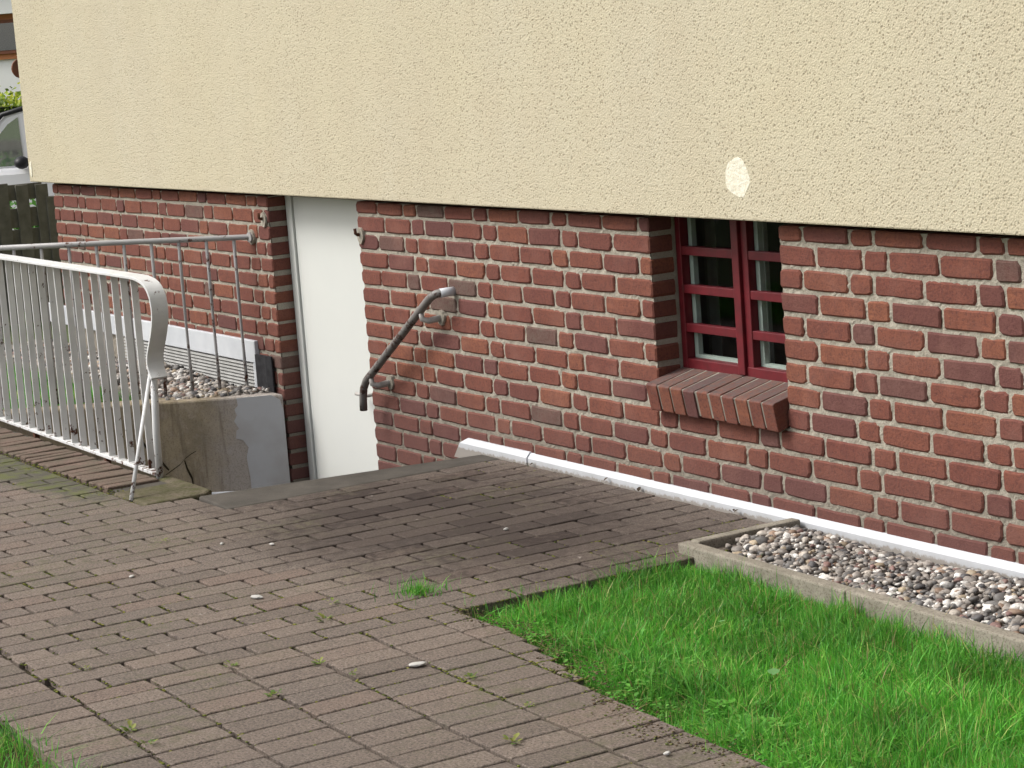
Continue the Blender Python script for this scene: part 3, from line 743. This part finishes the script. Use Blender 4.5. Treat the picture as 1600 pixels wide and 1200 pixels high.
oval("plaster_patch", -0.445, ZT + 0.148, 0.076, 0.071, -0.0608, -0.058, PATCHM, st, 4)
oval("plaster_patch", -7.77, ZT + 0.075, 0.022, 0.05, -0.0635, -0.058, PATCHM, st, 5)
# house core behind the brick face so that nothing is hollow from the side
m = MB(); m.box((XL + 0.02, 2.4, -1.0), (XR, 9.0, ZT - 0.01)); m.box((XL + 0.02, 0.301, -1.0), (XL + 0.3, 2.4, ZT - 0.01)); m.build("cellar_wall", MORTAR, house)

M = Mat("splashed_white_flashing"); _p = M.geo(); _n = M.noise(35, 5, 0.7, _p); _n2 = M.noise(6, 4, 0.6, _p)
_c = M.mix(M.ramp(_n2, [(0.4, 0.0), (0.7, 0.6)]), (0.47, 0.49, 0.515), (0.38, 0.395, 0.41))
_z = M.math('ADD', M.xyz(_p)[2], M.math('MULTIPLY', M.math('SUBTRACT', _n, 0.5), 0.05))
_c = M.mix(M.ramp(_z, [(-0.004, 0.8), (0.006, 0.15), (0.03, 0.0)]), _c, (0.22, 0.19, 0.155))
_c = M.mix(M.ramp(_n, [(0.66, 0.0), (0.74, 0.5)]), _c, (0.25, 0.23, 0.20))
M.color(_c).rough(0.5, 0.35).bump(_n, 0.15, 0.003); FLASH = M.m
# white base strips
m = MB(); prof = [(0.002, 0.043), (-0.006, 0.043), (-0.024, 0.022), (-0.024, -0.05), (0.002, -0.05)]
m.extrude_x(prof, -2.32, XR)
m.build("base_flashing", FLASH, house)
prof2 = [(-0.001, 0.047), (-0.010, 0.047), (-0.029, 0.025), (-0.029, -0.05), (-0.001, -0.05)]
m = MB(); m.extrude_x(prof2, -2.60, -2.08)
for i in range(len(m.v)):
    if m.v[i][0] < -2.5 and m.v[i][2] < 0.045: m.v[i] = (m.v[i][0] - 0.10 * min(1, (0.05 - m.v[i][2]) / 0.06), m.v[i][1], max(m.v[i][2], -0.045))
m.build("flashing_end", FLASH, house)
m = MB(); m.box((-7.9, -0.022, 0.195), (-4.745, 0.004, 0.312)); m.build("base_board", WHITEP, house, bevel=0.004)
m = MB(); m.box((-4.775, -0.026, 0.05), (-4.742, 0.004, 0.194)); m.build("end_trim", WHITEP, house)
for i in range(8):
    m = MB(); z = 0.188 - i * 0.018; m.extrude_x([(0.004, z), (-0.012, z - 0.002), (-0.020, z - 0.012), (-0.012, z - 0.016), (0.004, z - 0.016)], -6.6, -4.776); m.build("ribbed_strip", SLATE, house)
m = MB(); m.prism([(-4.735, -0.03), (-4.60, -0.034), (-4.56, -0.02), (-4.56, -0.012), (-4.735, -0.012)], 0.04, 0.245); m.build("black_patch", BLACK, house)  # black slab over a dark spot on the wall left of the doorway

# cellar door
door = empty("door", (-4.0, 0.12, -0.9), parent=None); door.parent = house; door.location = Vector((-4.0, 0.12, -0.9)) - wloc(house)
m = MB(); m.box((DL + 0.075, 0.108, -0.9), (DR - 0.05, 0.15, ZT - 0.03)); m.build("leaf", DOORM, door, bevel=0.003)
m = MB(); m.box((DL + 0.004, 0.097, -0.9), (DL + 0.068, 0.16, ZT - 0.01)); m.build("frame", DOORM, door, bevel=0.004)
m = MB(); m.box((DR - 0.05, 0.105, -0.9), (DR - 0.002, 0.16, ZT - 0.01)); m.build("frame", DOORM, door, bevel=0.004)
m = MB(); m.box((DL + 0.068, 0.135, -0.9), (DL + 0.075, 0.16, ZT - 0.02)); m.build("dark_gap_strip", BLACK, door)  # black strip paints in the dark line of the gap beside the frame
m = MB(); m.tube([(DL + 0.81, 0.108, 0.12), (DL + 0.81, 0.06, 0.12), (DL + 0.70, 0.055, 0.12)], 0.009, 8); m.build("handle", BRACK, door, smooth=True)
m = MB(); m.box((DL - 0.25, 0.17, -1.0), (DR + 0.25, 0.29, ZT)); m.build("back_panel", ROOMM, door)

# window
FY = 0.118
win = empty("window", (-0.706, FY, 0.48)); win.parent = house; win.location = Vector((-0.706, FY, 0.48)) - wloc(house)
wz0, wz1 = 0.470, ZT + 0.05
m = MB()
m.box((WL + 0.002, FY, wz0), (WL + 0.034, FY + 0.055, wz1)); m.box((WR - 0.034, FY, wz0), (WR - 0.002, FY + 0.055, wz1))
m.box((WL + 0.034, FY + 0.0015, wz0), (WR - 0.034, FY + 0.055, wz0 + 0.046))
m.build("frame", REDP, win, bevel=0.003)
mx = (WL + WR) / 2
m = MB(); m.box((mx - 0.030, FY - 0.010, wz0 + 0.015), (mx + 0.012, FY + 0.05, wz1)); m.build("mullion", REDP, win, bevel=0.003)
m = MB(); m.box((mx + 0.0125, FY + 0.004, wz0 + 0.02), (mx + 0.050, FY + 0.05, wz1)); m.build("mullion", REDP, win, bevel=0.003)
zb = [wz0 + 0.046, 0.636, 0.785, 0.932, wz1]
for z in zb[1:4]:
    m = MB(); m.box((WL + 0.034, FY + 0.003, z - 0.0165), (mx - 0.030, FY + 0.03, z + 0.0165)); m.build("glazing_bar", REDP, win, bevel=0.002)
    m = MB(); m.box((mx + 0.050, FY + 0.007, z - 0.0165), (WR - 0.034, FY + 0.03, z + 0.0165)); m.build("glazing_bar", REDP, win, bevel=0.002)
for k in range(4):
    z0 = zb[k] + (0.0165 if k else 0); z1 = zb[k + 1] - (0.0165 if k < 3 else 0)
    for a, b in ((WL + 0.034, mx - 0.030), (mx + 0.050, WR - 0.034)):
        m = MB(); m.box((a, FY + 0.034, z0 - 0.01), (b, FY + 0.038, z1 + 0.01)); m.build("pane", GLASS, win)
        m = MB(); m.box((a + 0.001, FY + 0.0385, z0 - 0.004), (a + 0.024, FY + 0.06, z1 + 0.004)); m.build("putty_bead", INNERW, win)
        if k == 0:
            m = MB(); m.box((a + 0.024, FY + 0.0385, z0 - 0.004), (b, FY + 0.06, z0 + 0.012)); m.build("putty_bead", INNERW, win)
# the dim room behind, with a blind and a post of the inner sash
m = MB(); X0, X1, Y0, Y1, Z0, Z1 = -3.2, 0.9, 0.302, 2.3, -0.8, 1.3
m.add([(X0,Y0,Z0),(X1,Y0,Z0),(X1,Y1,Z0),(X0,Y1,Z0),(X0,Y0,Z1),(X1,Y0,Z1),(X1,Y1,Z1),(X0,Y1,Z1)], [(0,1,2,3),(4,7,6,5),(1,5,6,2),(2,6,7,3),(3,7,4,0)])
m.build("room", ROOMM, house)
m = MB(); m.box((-1.95, 0.42, 0.3), (-1.315, 0.435, 1.15)); m.build("blind", CURT, house)
m = MB(); m.box((-1.315, 0.40, 0.3), (-1.297, 0.45, 1.15)); m.build("inner_sash_post", INNERW, house)
m = MB(); m.box((-0.985, 0.44, 0.3), (-0.972, 0.46, 1.15)); m.build("inner_sash_post", INNERW, house)
m = MB(); m.box((-1.2, 0.5, 1.06), (-0.2, 0.52, 1.07)); m.build("curtain_rod", INNERW, house)

SILLM = BRICK.copy(); SILLM.name = "sill_brick"          # the same brick, dusty where it faces up
_t = SILLM.node_tree; _b = _t.nodes["Principled BSDF"]; _src = _b.inputs['Base Color'].links[0].from_socket
_g = _t.nodes.new("ShaderNodeNewGeometry"); _s = _t.nodes.new("ShaderNodeSeparateXYZ"); _t.links.new(_g.outputs['Normal'], _s.inputs[0])
_n = _t.nodes.new("ShaderNodeTexNoise"); _n.inputs['Scale'].default_value = 60; _n.inputs['Detail'].default_value = 4; _t.links.new(_g.outputs['Position'], _n.inputs['Vector'])
_m1 = _t.nodes.new("ShaderNodeMath"); _m1.operation = 'ADD'; _m1.use_clamp = True; _m0 = _t.nodes.new("ShaderNodeMath"); _m0.operation = 'MULTIPLY_ADD'; _t.links.new(_n.outputs['Fac'], _m0.inputs[0]); _m0.inputs[1].default_value = 1.6; _m0.inputs[2].default_value = -0.85; _m2 = _t.nodes.new("ShaderNodeMath"); _m2.operation = 'MAXIMUM'; _m2.inputs[1].default_value = 0.0; _t.links.new(_s.outputs[2], _m2.inputs[0]); _m3 = _t.nodes.new("ShaderNodeMath"); _m3.operation = 'MULTIPLY'; _m3.inputs[1].default_value = 0.75; _t.links.new(_m2.outputs[0], _m3.inputs[0]); _t.links.new(_m3.outputs[0], _m1.inputs[0]); _t.links.new(_m0.outputs[0], _m1.inputs[1])
_mx = _t.nodes.new("ShaderNodeMix"); _mx.data_type = 'RGBA'; _t.links.new(_m1.outputs[0], _mx.inputs[0]); _t.links.new(_src, _mx.inputs[6]); _mx.inputs[7].default_value = (0.095, 0.075, 0.070, 1); _t.links.new(_mx.outputs[2], _b.inputs['Base Color'])
# rowlock sill: ten tilted bricks
sill = MB(); sill.add([(WL + 0.01, 0.118, 0.4795), (WL + 0.01, -0.0565, 0.438), (WL + 0.01, -0.0385, 0.345), (WL + 0.01, 0.118, 0.38), (WR - 0.012, 0.118, 0.4795), (WR - 0.012, -0.0565, 0.438), (WR - 0.012, -0.0385, 0.345), (WR - 0.012, 0.118, 0.38)],
    [(0, 1, 2, 3), (7, 6, 5, 4), (0, 4, 5, 1), (1, 5, 6, 2), (2, 6, 7, 3), (3, 7, 4, 0)])
sillo = sill.build("window_sill", simple("grimy_mortar", (0.26, 0.235, 0.195), (0.17, 0.155, 0.13), 25, 0.95, 0.5), house)
pitch = (WR - WL + 0.008) / 10
for i in range(10):
    x0 = WL + 0.002 + i * pitch; x1 = min(x0 + pitch - 0.012, WR - 0.006)
    m = MB(); prof = [(0.117, 0.482), (-0.052, 0.444), (-0.0595, 0.437), (-0.042, 0.340), (-0.035, 0.336), (0.05, 0.366)]
    j = R.uniform(-.005, .005)
    m.extrude_x([(a + (j if a < 0 else 0), b + j * .6) for a, b in prof], x0, x1)
    m.build("brick", SILLM, sillo, bevel=0.003, loc=((x0 + x1) / 2, 0, 0.42))

# old gate pins beside the doorway
for xx, zz, lb in ((-4.53, ZT - 0.135, None), (-3.475, ZT - 0.175, None)):
    m = MB(); m.tube([(xx, 0.01, zz), (xx, -0.022, zz), (xx, -0.03, zz + 0.006), (xx, -0.032, zz + 0.03)], 0.008, 8); m.build("gate_pin", RUST, house, smooth=True)
    oval("mortar_dab", xx + 0.005, zz - 0.005, 0.03, 0.04, -0.012, 0.004, MORTAR, house, int(xx * -100))

# ------------------------------------------------------------------ pipe handrail on the wall
hr = empty("handrail", (-3.0, -0.05, 0.3), "worn grey pipe handrail slanting down the brick wall beside the door", "handrail")
m = MB(); m.tube([(-3.437, -0.085, 0.095), (-3.432, -0.085, 0.15), (-3.418, -0.085, 0.20), (-3.385, -0.085, 0.24), (-3.33, -0.085, 0.275), (-3.0, -0.085, 0.485), (-2.72, -0.085, 0.664), (-2.685, -0.084, 0.682), (-2.66, -0.078, 0.692), (-2.645, -0.06, 0.696), (-2.638, -0.03, 0.697), (-2.636, 0.006, 0.697)], 0.0185, 14)
m.build("pipe", PIPE, hr, smooth=True)
m = MB(); m.tube([(-2.645, -0.066, 0.695), (-2.638, -0.03, 0.697), (-2.636, 0.001, 0.697)], 0.0205, 14); m.build("sleeve", WHITEP, hr, smooth=True)
for xx, zz in ((-2.80, 0.585), (-3.335, 0.243)):
    m = MB(); m.tube([(xx, -0.085, zz + 0.018), (xx + 0.005, -0.083, zz - 0.012), (xx + 0.02, -0.06, zz - 0.022), (xx + 0.04, 0.006, zz - 0.012)], [0.012, 0.014, 0.014, 0.016], 8); m.build("bracket", BRACK, hr, smooth=True)
    oval("wall_plate", xx + 0.04, zz - 0.012, 0.035, 0.035, -0.012, 0.004, MORTAR, hr, int(zz * 1000))

# ------------------------------------------------------------------ front railing (white flat bars)
fr = empty("front_railing", (-4.2, -1.25, 0.0), "white flat bar railing with curled end along the front of the basement pit", "railing")
RY = -1.25
path = [(-5.5, RY, 0.885), (-4.6, RY, 0.884), (-3.7, RY, 0.882), (-3.20, RY, 0.880), (-3.12, RY, 0.877), (-3.05, RY, 0.866), (-3.0, RY, 0.845), (-2.968, RY, 0.81), (-2.955, RY, 0.765), (-2.96, RY, 0.715), (-2.985, RY, 0.66), (-3.02, RY, 0.605), (-3.05, RY, 0.56), (-3.063, RY, 0.52), (-3.055, RY, 0.485), (-3.03, RY, 0.452)]
def smooth_path(P, k=4):
    P = [Vector(p) for p in P]; out = []
    for i in range(len(P) - 1):
        a, b, c, d = P[max(i - 1, 0)], P[i], P[i + 1], P[min(i + 2, len(P) - 1)]
        for j in range(k):
            t = j / k; out.append(0.5 * ((2 * b) + (c - a) * t + (2 * a - 5 * b + 4 * c - d) * t * t + (3 * b - a - 3 * c + d) * t ** 3))
    return out + [P[-1]]
m = MB(); m.tube(smooth_path(path), 0, flat=(0.038, 0.006)); m.build("top_rail", RAILW, fr, bevel=0.002)
m = MB(); m.tube([(-5.5, RY, 0.045), (-3.14, RY, 0.022)], 0, flat=(0.020, 0.007)); m.build("bottom_rail", RAILW, fr, bevel=0.002)
m = MB(); m.tube([(-3.135, RY, -0.02), (-3.128, RY, 0.2), (-3.085, RY, 0.49)], 0.0165, 10); m.build("post", RAILW, fr, smooth=True)
x = -3.215; bi = 0
bm_ = MB(); bm_.box((-0.0035, -0.0155, 0.0), (0.0035, 0.0155, 0.84)); bme = bm_.mesh("baluster")
while x > -5.45:
    o = link("baluster", bme, RAILW, fr, (x, RY + R.uniform(-.001, .001), 0.036)); o.rotation_euler = (R.gauss(0, .004), R.gauss(0, .003), R.gauss(0, .05))
    x -= 0.118; bi += 1
m = MB(); m.tube([(-3.09, RY - 0.015, 0.47), (-2.775, -1.53, 0.0)], 0.0095, 8); m.build("brace", RAILW, fr, smooth=True)
for xx in (-3.135, -3.75, -4.7):
    m = MB(); m.box((xx - 0.012, RY - 0.012, -0.01), (xx + 0.012, RY + 0.012, 0.03)); m.build("foot", RUST, fr)

# rear railing (thin bars, set skew across the pit's end)
rr_ = empty("rear_railing", (-5.05, -0.6, 0.06), "rusting thin bar railing fixed to the brick wall at the far end of the pit", "railing")
A = Vector((-4.69, 0.0, 0.855)); E = Vector((-5.48, -1.25, 0.895))
m = MB(); m.tube([A + Vector((0.01, 0.016, 0)), A, A.lerp(E, .5) + Vector((0, 0, .002)), E], 0.0145, 8); m.build("top_rail", RAILG, rr_, smooth=True)
oval("wall_plate", A.x, A.z, 0.034, 0.04, -0.012, 0.004, MORTAR, rr_, 33)
m = MB(); m.tube([A + Vector((0, -0.012, 0)), A + Vector((0.001, -0.024, 0))], 0.026, 12); m.build("collar", RAILG, rr_)
Lr = (E - A).length; d = 0.10
while d < Lr:
    P = A.lerp(E, d / Lr)
    m = MB(); j = R.uniform(-.006, .006)
    zs = [P.z - 0.005, 0.62 + R.uniform(-.05, .05), 0.42, 0.28, 0.06]
    m.tube([(P.x + (j if 0 < k < 4 else 0) * (1 if k == 2 else .5), P.y, z) for k, z in enumerate(zs)], [0.009, 0.009, 0.0075, 0.008, 0.0095], 7); m.build("baluster", RAILG, rr_, smooth=True)
    d += 0.142

# ------------------------------------------------------------------ small things on the paving
WC = [(0.09, 0.17, 0.03), (0.17, 0.23, 0.045), (0.23, 0.25, 0.06)]
def weed(x, y, s, per, label, grp):
    o = leaves("weed", [(x, y)], per, 0.03 * s, 0.0125 * s, label, WC, 0.0, None, 'weed', (x, y, 0.0), 1.2); o['group'] = grp
    return o
for x, y, s, per in ((0.28, -2.33, 1.2, 16), (0.09, -2.09, 1.0, 16), (-0.37, -1.84, 1.2, 14), (1.13, -2.05, 1.3, 14), (0.26, -2.07, .8, 10), (0.55, -1.84, 1.0, 14), (-0.55, -1.72, 1.1, 12), (-0.40, -2.63, .8, 10), (-0.1, -2.29, 1.0, 12), (0.3, -2.77, 1.2, 16), (0.45, -2.78, 1., 12), (0.9, -1.86, .8, 10), (0.75, -1.63, 1.2, 14), (-1.9, -1.75, .9, 10)):
    weed(x, y, s, per, "tiny yellow green weed sprouting from a paving joint", "weeds in the paving joints")
n = 260; a = RNG.uniform(0, 6.28, n); r_ = np.abs(RNG.normal(0, 0.05, n))
tuft = blades("grass_tuft", np.c_[np.cos(a) * r_, np.sin(a) * r_, np.full(n, -0.006)], 0.03, 0.075, "small loose grass tuft growing out of the paving near the lawn corner", cat='grass tuft', kind='stuff', wide=0.0024)
tuft.location = (-0.47, -1.44, 0.0)
def stone(x, y, s, flat, mat, label, grp, nm="stone", cat="stone"):
    bv, bf = ICO2; v = bv * (1 + RNG.normal(0, .08, (len(bv), 1))) * np.array([s, s * .6, s * flat]); me = bpy.data.meshes.new(nm); me.from_pydata(v.tolist(), [], bf.tolist()); me.update()
    o = link(nm, me, mat, None, (x, y, 0.003 + s * flat * .5)); o.rotation_euler = (0, 0, RNG.uniform(0, 3)); return tag(o, label, cat, grp)
CHALK = simple("chalky_white", (0.46, 0.45, 0.42), (0.36, 0.35, 0.33), 40, 0.9, 0.3)
SP = [(-0.82, -1.87, .026, .22, "largest white mortar crumb in the middle of the paving"), (0.31, -1.88, .03, .2, "flat white mortar crumb among the straight laid pavers"), (-1.68, -1.61, .012, .4, None), (-1.52, -1.48, .012, .4, None), (-1.45, -2.06, .014, .3, None), (-1.04, -0.76, .011, .5, None), (1.49, -1.82, .012, .4, None)]
for x, y, s, fl, lb in SP:
    stone(x, y, s, fl, CHALK, lb or "tiny white stone chip lying on the brown paving", None if lb else "white chips on the paving")
for x in (-2.03, -1.83, -1.46, -1.22, -0.6):
    o = leaves("dry_leaf", [(x, -0.05)], 3, 0.014, 0.018, "tiny dry brown leaf caught on the white wall flashing", [(0.07, 0.05, 0.03)], 0.0, None, 'leaf', (x, -0.05, 0.004), 0.9); o['group'] = "leaf scraps along the flashing"

# moss lines in the joints
n = 0; MP = []
for nv, _, (x, y, L, W) in vis[:430]:
    if nv: continue
    k = noise2(np.array([x + 9.]), np.array([y + 9.]), 2.2, 31)[0]
    if x < -0.3: k -= 0.12
    cnt = int(max(0, k - 0.40) * 70)
    for _ in range(cnt):
        if R.random() < 0.55: MP.append((x + PX / 2 + R.gauss(0, .0025), y + R.uniform(-.5, .5) * L))
        else: MP.append((x + R.uniform(-.5, .5) * PX, y - L / 2 + R.gauss(0, .0025)))
x = -4.6
for _ in range(900): MP.append((R.uniform(-4.6, -2.7), -1.53 + R.gauss(0, 0.05)))
MP = np.array(MP); n = len(MP); bv, bf = ICO1
sc = RNG.uniform(0.0025, 0.006, (n, 1, 1)) * np.array([1, 1, .5])[None, None]
V = bv[None] * sc * (1 + RNG.normal(0, .15, (n, len(bv), 1))) + np.c_[MP, np.full(n, -0.003)][:, None]
mc = np.array([(0.075, 0.10, 0.02), (0.13, 0.15, 0.03), (0.18, 0.18, 0.04), (0.06, 0.06, 0.025)])[RNG.integers(4, size=n)]
np_mesh("moss", V.reshape(-1, 3), (bf[None] + (np.arange(n) * len(bv))[:, None, None]).reshape(-1, 3), np.repeat(mc, len(bv), 0), MOSSM, True, 'stuff', "yellow green moss lining the paving joints", "moss")

n = 1100; ex = RNG.uniform(-0.2, 2.2, n)
ey = np.array([lawn_edge(v) for v in ex]) + RNG.normal(0, 0.035, n) + 0.07 * (noise2(ex + 9, ex * 0 + 3, 7, 5) - .5); SPts = np.c_[ex, ey]
sc = RNG.uniform(0.0015, 0.005, (n, 1, 1)) * np.array([1, 1, .45])[None, None]
V = bv[None] * sc * (1 + RNG.normal(0, .2, (n, len(bv), 1))) + np.c_[SPts, np.full(n, 0.0005)][:, None]
mc = np.array([(0.085, 0.062, 0.04), (0.11, 0.08, 0.05), (0.11, 0.13, 0.04), (0.15, 0.15, 0.06)])[RNG.integers(4, size=n)]
np_mesh("soil_crumbs", V.reshape(-1, 3), (bf[None] + (np.arange(n) * len(bv))[:, None, None]).reshape(-1, 3), np.repeat(mc, len(bv), 0), MOSSM, True, 'stuff', "loose soil crumbs and moss along the lawn edge", "soil")

# ================================================================== BACKGROUND at the far left
fe = empty("fence", (-10.2, -0.6, -0.07), "low dark weathered wooden fence beyond the house corner", "fence")
FX = -10.2
k = 0; y = -3.4
while y < 0.95:
    top = 0.97 - (0.03 if y > 0.6 else 0)
    m = MB(); m.box((FX, y, -0.07), (FX + 0.02, y + 0.095, top + R.uniform(-.006, .006))); m.build("board", FENCEM, fe, bevel=0.004); y += 0.150
for z0, z1 in ((0.02, 0.30), (0.31, 0.62), (0.635, 0.775), (0.835, 0.95)):
    m = MB(); m.box((FX - 0.03, -3.4, z0), (FX - 0.004, 0.86, z1)); m.build("cross_board", FENCEM, fe)
m = MB(); m.box((FX - 0.04, 0.87, -0.07), (FX + 0.04, 0.95, 0.84)); m.build("post", FENCEM, fe, bevel=0.006)

mp = empty("marker_post", (-9.2, 0.62, -0.07), "slim white marker post with red reflector behind the house corner", "post")
m = MB(); m.tube([(-9.2, 0.62, -0.07), (-9.2, 0.62, 0.7)], 0.022, 10); m.build("pole", WHITEP, mp, smooth=True)
m = MB(); m.tube([(-9.2, 0.62, 0.58), (-9.2, 0.62, 0.66)], 0.027, 10); m.build("reflector", REDPL, mp, smooth=True)

# low shrub between fence and car
n = 5000; py = RNG.uniform(-3.0, 1.3, n); px = -11.6 + RNG.normal(0, .22, n); pz = RNG.uniform(-0.05, 0.78, n) + RNG.normal(0, .05, n)
a = RNG.normal(0, 1, (n, 3)); a /= np.linalg.norm(a, axis=1)[:, None]; b = np.cross(a, RNG.normal(0, 1, (n, 3))); b /= np.linalg.norm(b, axis=1)[:, None]
P = np.c_[px + 11.6, py + 0.8, pz + 0.07]; s_ = RNG.uniform(.02, .05, (n, 1)); V = np.stack([P - a * s_, P + b * s_ * .6, P + a * s_, P - b * s_ * .6], 1)
sb = empty("shrub", (-11.6, -0.8, -0.07), "low green shrub growing behind the dark wooden fence", "shrub")
o = np_mesh("foliage", V.reshape(-1, 3), np.arange(4 * n).reshape(-1, 4), np.repeat(np.array([(0.08, 0.22, 0.04), (0.05, 0.14, 0.03), (0.12, 0.27, 0.05)])[RNG.integers(3, size=n)], 4, 0), GRASSM, False, 'stuff', None, None, sb); o.location = (0, 0, 0)
m = MB()
for k in range(9): m.tube([(-11.6 + R.gauss(0, .05), -2.8 + k * 0.48, -0.07), (-11.6 + R.gauss(0, .15), -2.8 + k * 0.48 + R.gauss(0, .1), 0.6)], [0.02, 0.006], 6)
m.build("stems", FENCEM, sb)

# white car, nose towards -Y, side to the camera
car = empty("parked_car", (-14.0, 2.2, -0.07), "white parked car partly hidden behind the fence and the house corner", "car")
def side(prof, x0, x1, name, mat, parent, bevel=0.0):     # prof (y, z)
    m = MB(); m.extrude_x(prof, x0, x1); return m.build(name, mat, parent, bevel=bevel)
cy, cz = 2.2, -0.07
CX0, CX1 = -14.9, -13.15
body = [(-1.45, .25), (-1.50, .55), (-1.42, .78), (-0.62, .98), (-0.50, 1.0), (2.35, 1.02), (2.45, .75), (2.42, .28)]
bo = side([(cy + a, cz + b) for a, b in body], CX0, CX1, "body", CARW, car, 0.06)
roof = [(-0.52, .96), (0.08, 1.50), (0.55, 1.60), (1.7, 1.58), (2.3, 1.0)]
ca = side([(cy + a, cz + b) for a, b in roof], CX0 + 0.10, CX1 - 0.06, "cabin", CARW, car, 0.05)
winp = [(-0.26, 1.02), (0.10, 1.40), (0.20, 1.46), (0.215, 1.02)]
side([(cy + a, cz + b) for a, b in winp], CX1 - 0.07, CX1 - 0.052, "side_window", CARGL, car)
winp = [(0.26, 1.02), (0.27, 1.48), (1.0, 1.50), (1.0, 1.02)]
side([(cy + a, cz + b) for a, b in winp], CX1 - 0.07, CX1 - 0.052, "side_window", CARGL, car)
winp = [(1.05, 1.02), (1.05, 1.50), (1.65, 1.48), (2.05, 1.04)]
side([(cy + a, cz + b) for a, b in winp], CX1 - 0.07, CX1 - 0.052, "side_window", CARGL, car)
m = MB(); m.tube([(CX1 - 0.05, cy - 0.50, cz + .99), (CX1 - 0.055, cy + 0.06, cz + 1.49), (CX1 - 0.07, cy + 0.5, cz + 1.59)], 0.022, 8); m.build("pillar_trim", CARBLK, car, smooth=True)
bm = bmesh.new(); bmesh.ops.create_icosphere(bm, subdivisions=2, radius=1.0); me = bpy.data.meshes.new("mirror"); bm.to_mesh(me); bm.free()
mi = link("mirror", me, CARBLK, car, (CX1 + 0.06, cy + 0.22, cz + 1.05)); mi.scale = (0.10, 0.07, 0.06); me.polygons.foreach_set("use_smooth", [True] * len(me.polygons))
for yy in (-0.75, 1.7):
    for xx in (CX1 - 0.01, CX0 + 0.01):
        m = MB(); m.tube([(xx - 0.1, cy + yy, cz + .31), (xx + 0.1, cy + yy, cz + .31)], 0.31, 24); wh = m.build("wheel", CARBLK, car)
        m = MB(); m.tube([(xx - 0.11, cy + yy, cz + .31), (xx + 0.112, cy + yy, cz + .31)], 0.20, 20); m.build("rim", RIMM, wh, loc=wloc(wh))
m = MB(); m.box((CX1 - 0.02, cy - 1.48, cz + .62), (CX1 + 0.004, cy - 1.2, cz + .75)); m.build("headlight", GLASS, car)

# turn the nose away from the camera and bring the mirror to its place
car.rotation_euler.z = math.radians(-32)
_m = Matrix.Rotation(math.radians(-32), 3, 'Z') @ Vector((CX1 + 0.06 + 14.0, cy + 0.22 - 2.2, 1.05))
_t = CAM + (_f + _r * ((34 - 800) / 3574.47) + _d * ((254 - 600) / 3574.47)) * 20.8
car.location = _t - _m

# clipped hedge behind the car
hd = empty("hedge", (-22, 4.5, -0.07), "bright yellow green hedge behind the white car", "hedge")
m = MB(); m.box((-22.9, -2.0, -0.07), (-22.0, 9.5, 1.30)); hc = m.build("stems", simple("hedge_core", (0.02, 0.03, 0.008), (0.03, 0.045, 0.012), 9, .9), hd)
n = 26000; V = np.zeros((n, 4, 3)); px = RNG.uniform(-23.0, -21.85, n); py = RNG.uniform(-2.1, 9.6, n); pz = RNG.uniform(0, 1.47, n) + 0.08 * RNG.normal(0, 1, n)
sh = RNG.uniform(0, 1, n); px = np.where(sh < .7, -21.95 + RNG.normal(0, .09, n), px); pz = np.where(sh > .7, 1.36 + RNG.normal(0, .06, n), pz)
a = RNG.normal(0, 1, (n, 3)); a /= np.linalg.norm(a, axis=1)[:, None]; b = np.cross(a, RNG.normal(0, 1, (n, 3))); b /= np.linalg.norm(b, axis=1)[:, None]
P = np.c_[px, py, pz]; s = RNG.uniform(.02, .045, (n, 1))
V[:, 0] = P - a * s; V[:, 1] = P + b * s * .6; V[:, 2] = P + a * s; V[:, 3] = P - b * s * .6
hcol = np.array([(0.36, 0.46, 0.04), (0.50, 0.54, 0.06), (0.20, 0.30, 0.03), (0.10, 0.16, 0.02)])[RNG.choice(4, n, p=[.35, .3, .25, .1])]
o = np_mesh("foliage", V.reshape(-1, 3), np.arange(4 * n).reshape(-1, 4), np.repeat(hcol, 4, 0), GRASSM, False, 'stuff', None, None, hd); o.location = -wloc(hd)

# neighbouring house
nb = empty("neighbour_house", (-34, 9, -0.07), "white neighbouring house with orange brick upper storey and brown window", "house")
NX = -34.0
m = MB(); m.box((NX - 8, 0.0, -0.07), (NX, 20.0, 1.92)); m.build("wall", HWHITE, nb)
m = MB(); m.box((NX - 8, 0.0, 1.922), (NX + 0.05, 20.0, 2.72)); m.build("upper_wall", HORANGE, nb)
m = MB(); m.box((NX - 8.2, -0.2, 2.722), (NX + 0.3, 20.2, 3.6)); m.build("fascia", HWHITE, nb)
m = MB(); m.extrude_x([(-0.5, 3.61), (10, 8.0), (20.5, 3.61)], NX - 8.4, NX + 0.6); m.build("roof", ROOFM, nb)
for y0, y1 in ((8.42, 9.25), (11.2, 12.6), (14.5, 15.9), (4.0, 5.4)):
    m = MB(); m.box((NX + 0.0505, y0, 2.02), (NX + 0.11, y1, 2.62)); f = m.build("window", HFRAME, nb)
    m = MB(); m.box((NX + 0.1105, y0 + 0.07, 2.08), (NX + 0.118, y1 - 0.07, 2.56)); m.build("pane", CARGL, f, loc=wloc(f))
nb.rotation_euler.z = math.radians(-50)
sg = empty("street_sign", (-30, 7.6, -0.07), "small reddish brown round sign in front of the white house", "sign")
m = MB(); m.tube([(-30, 7.72, -0.07), (-30, 7.72, 1.75)], 0.03, 8); m.build("pole", RIMM, sg, smooth=True)
m = MB(); m.tube([(-30.0, 7.72, 1.75), (-29.96, 7.72, 1.75)], 0.16, 20); m.build("disc", HFRAME, sg)
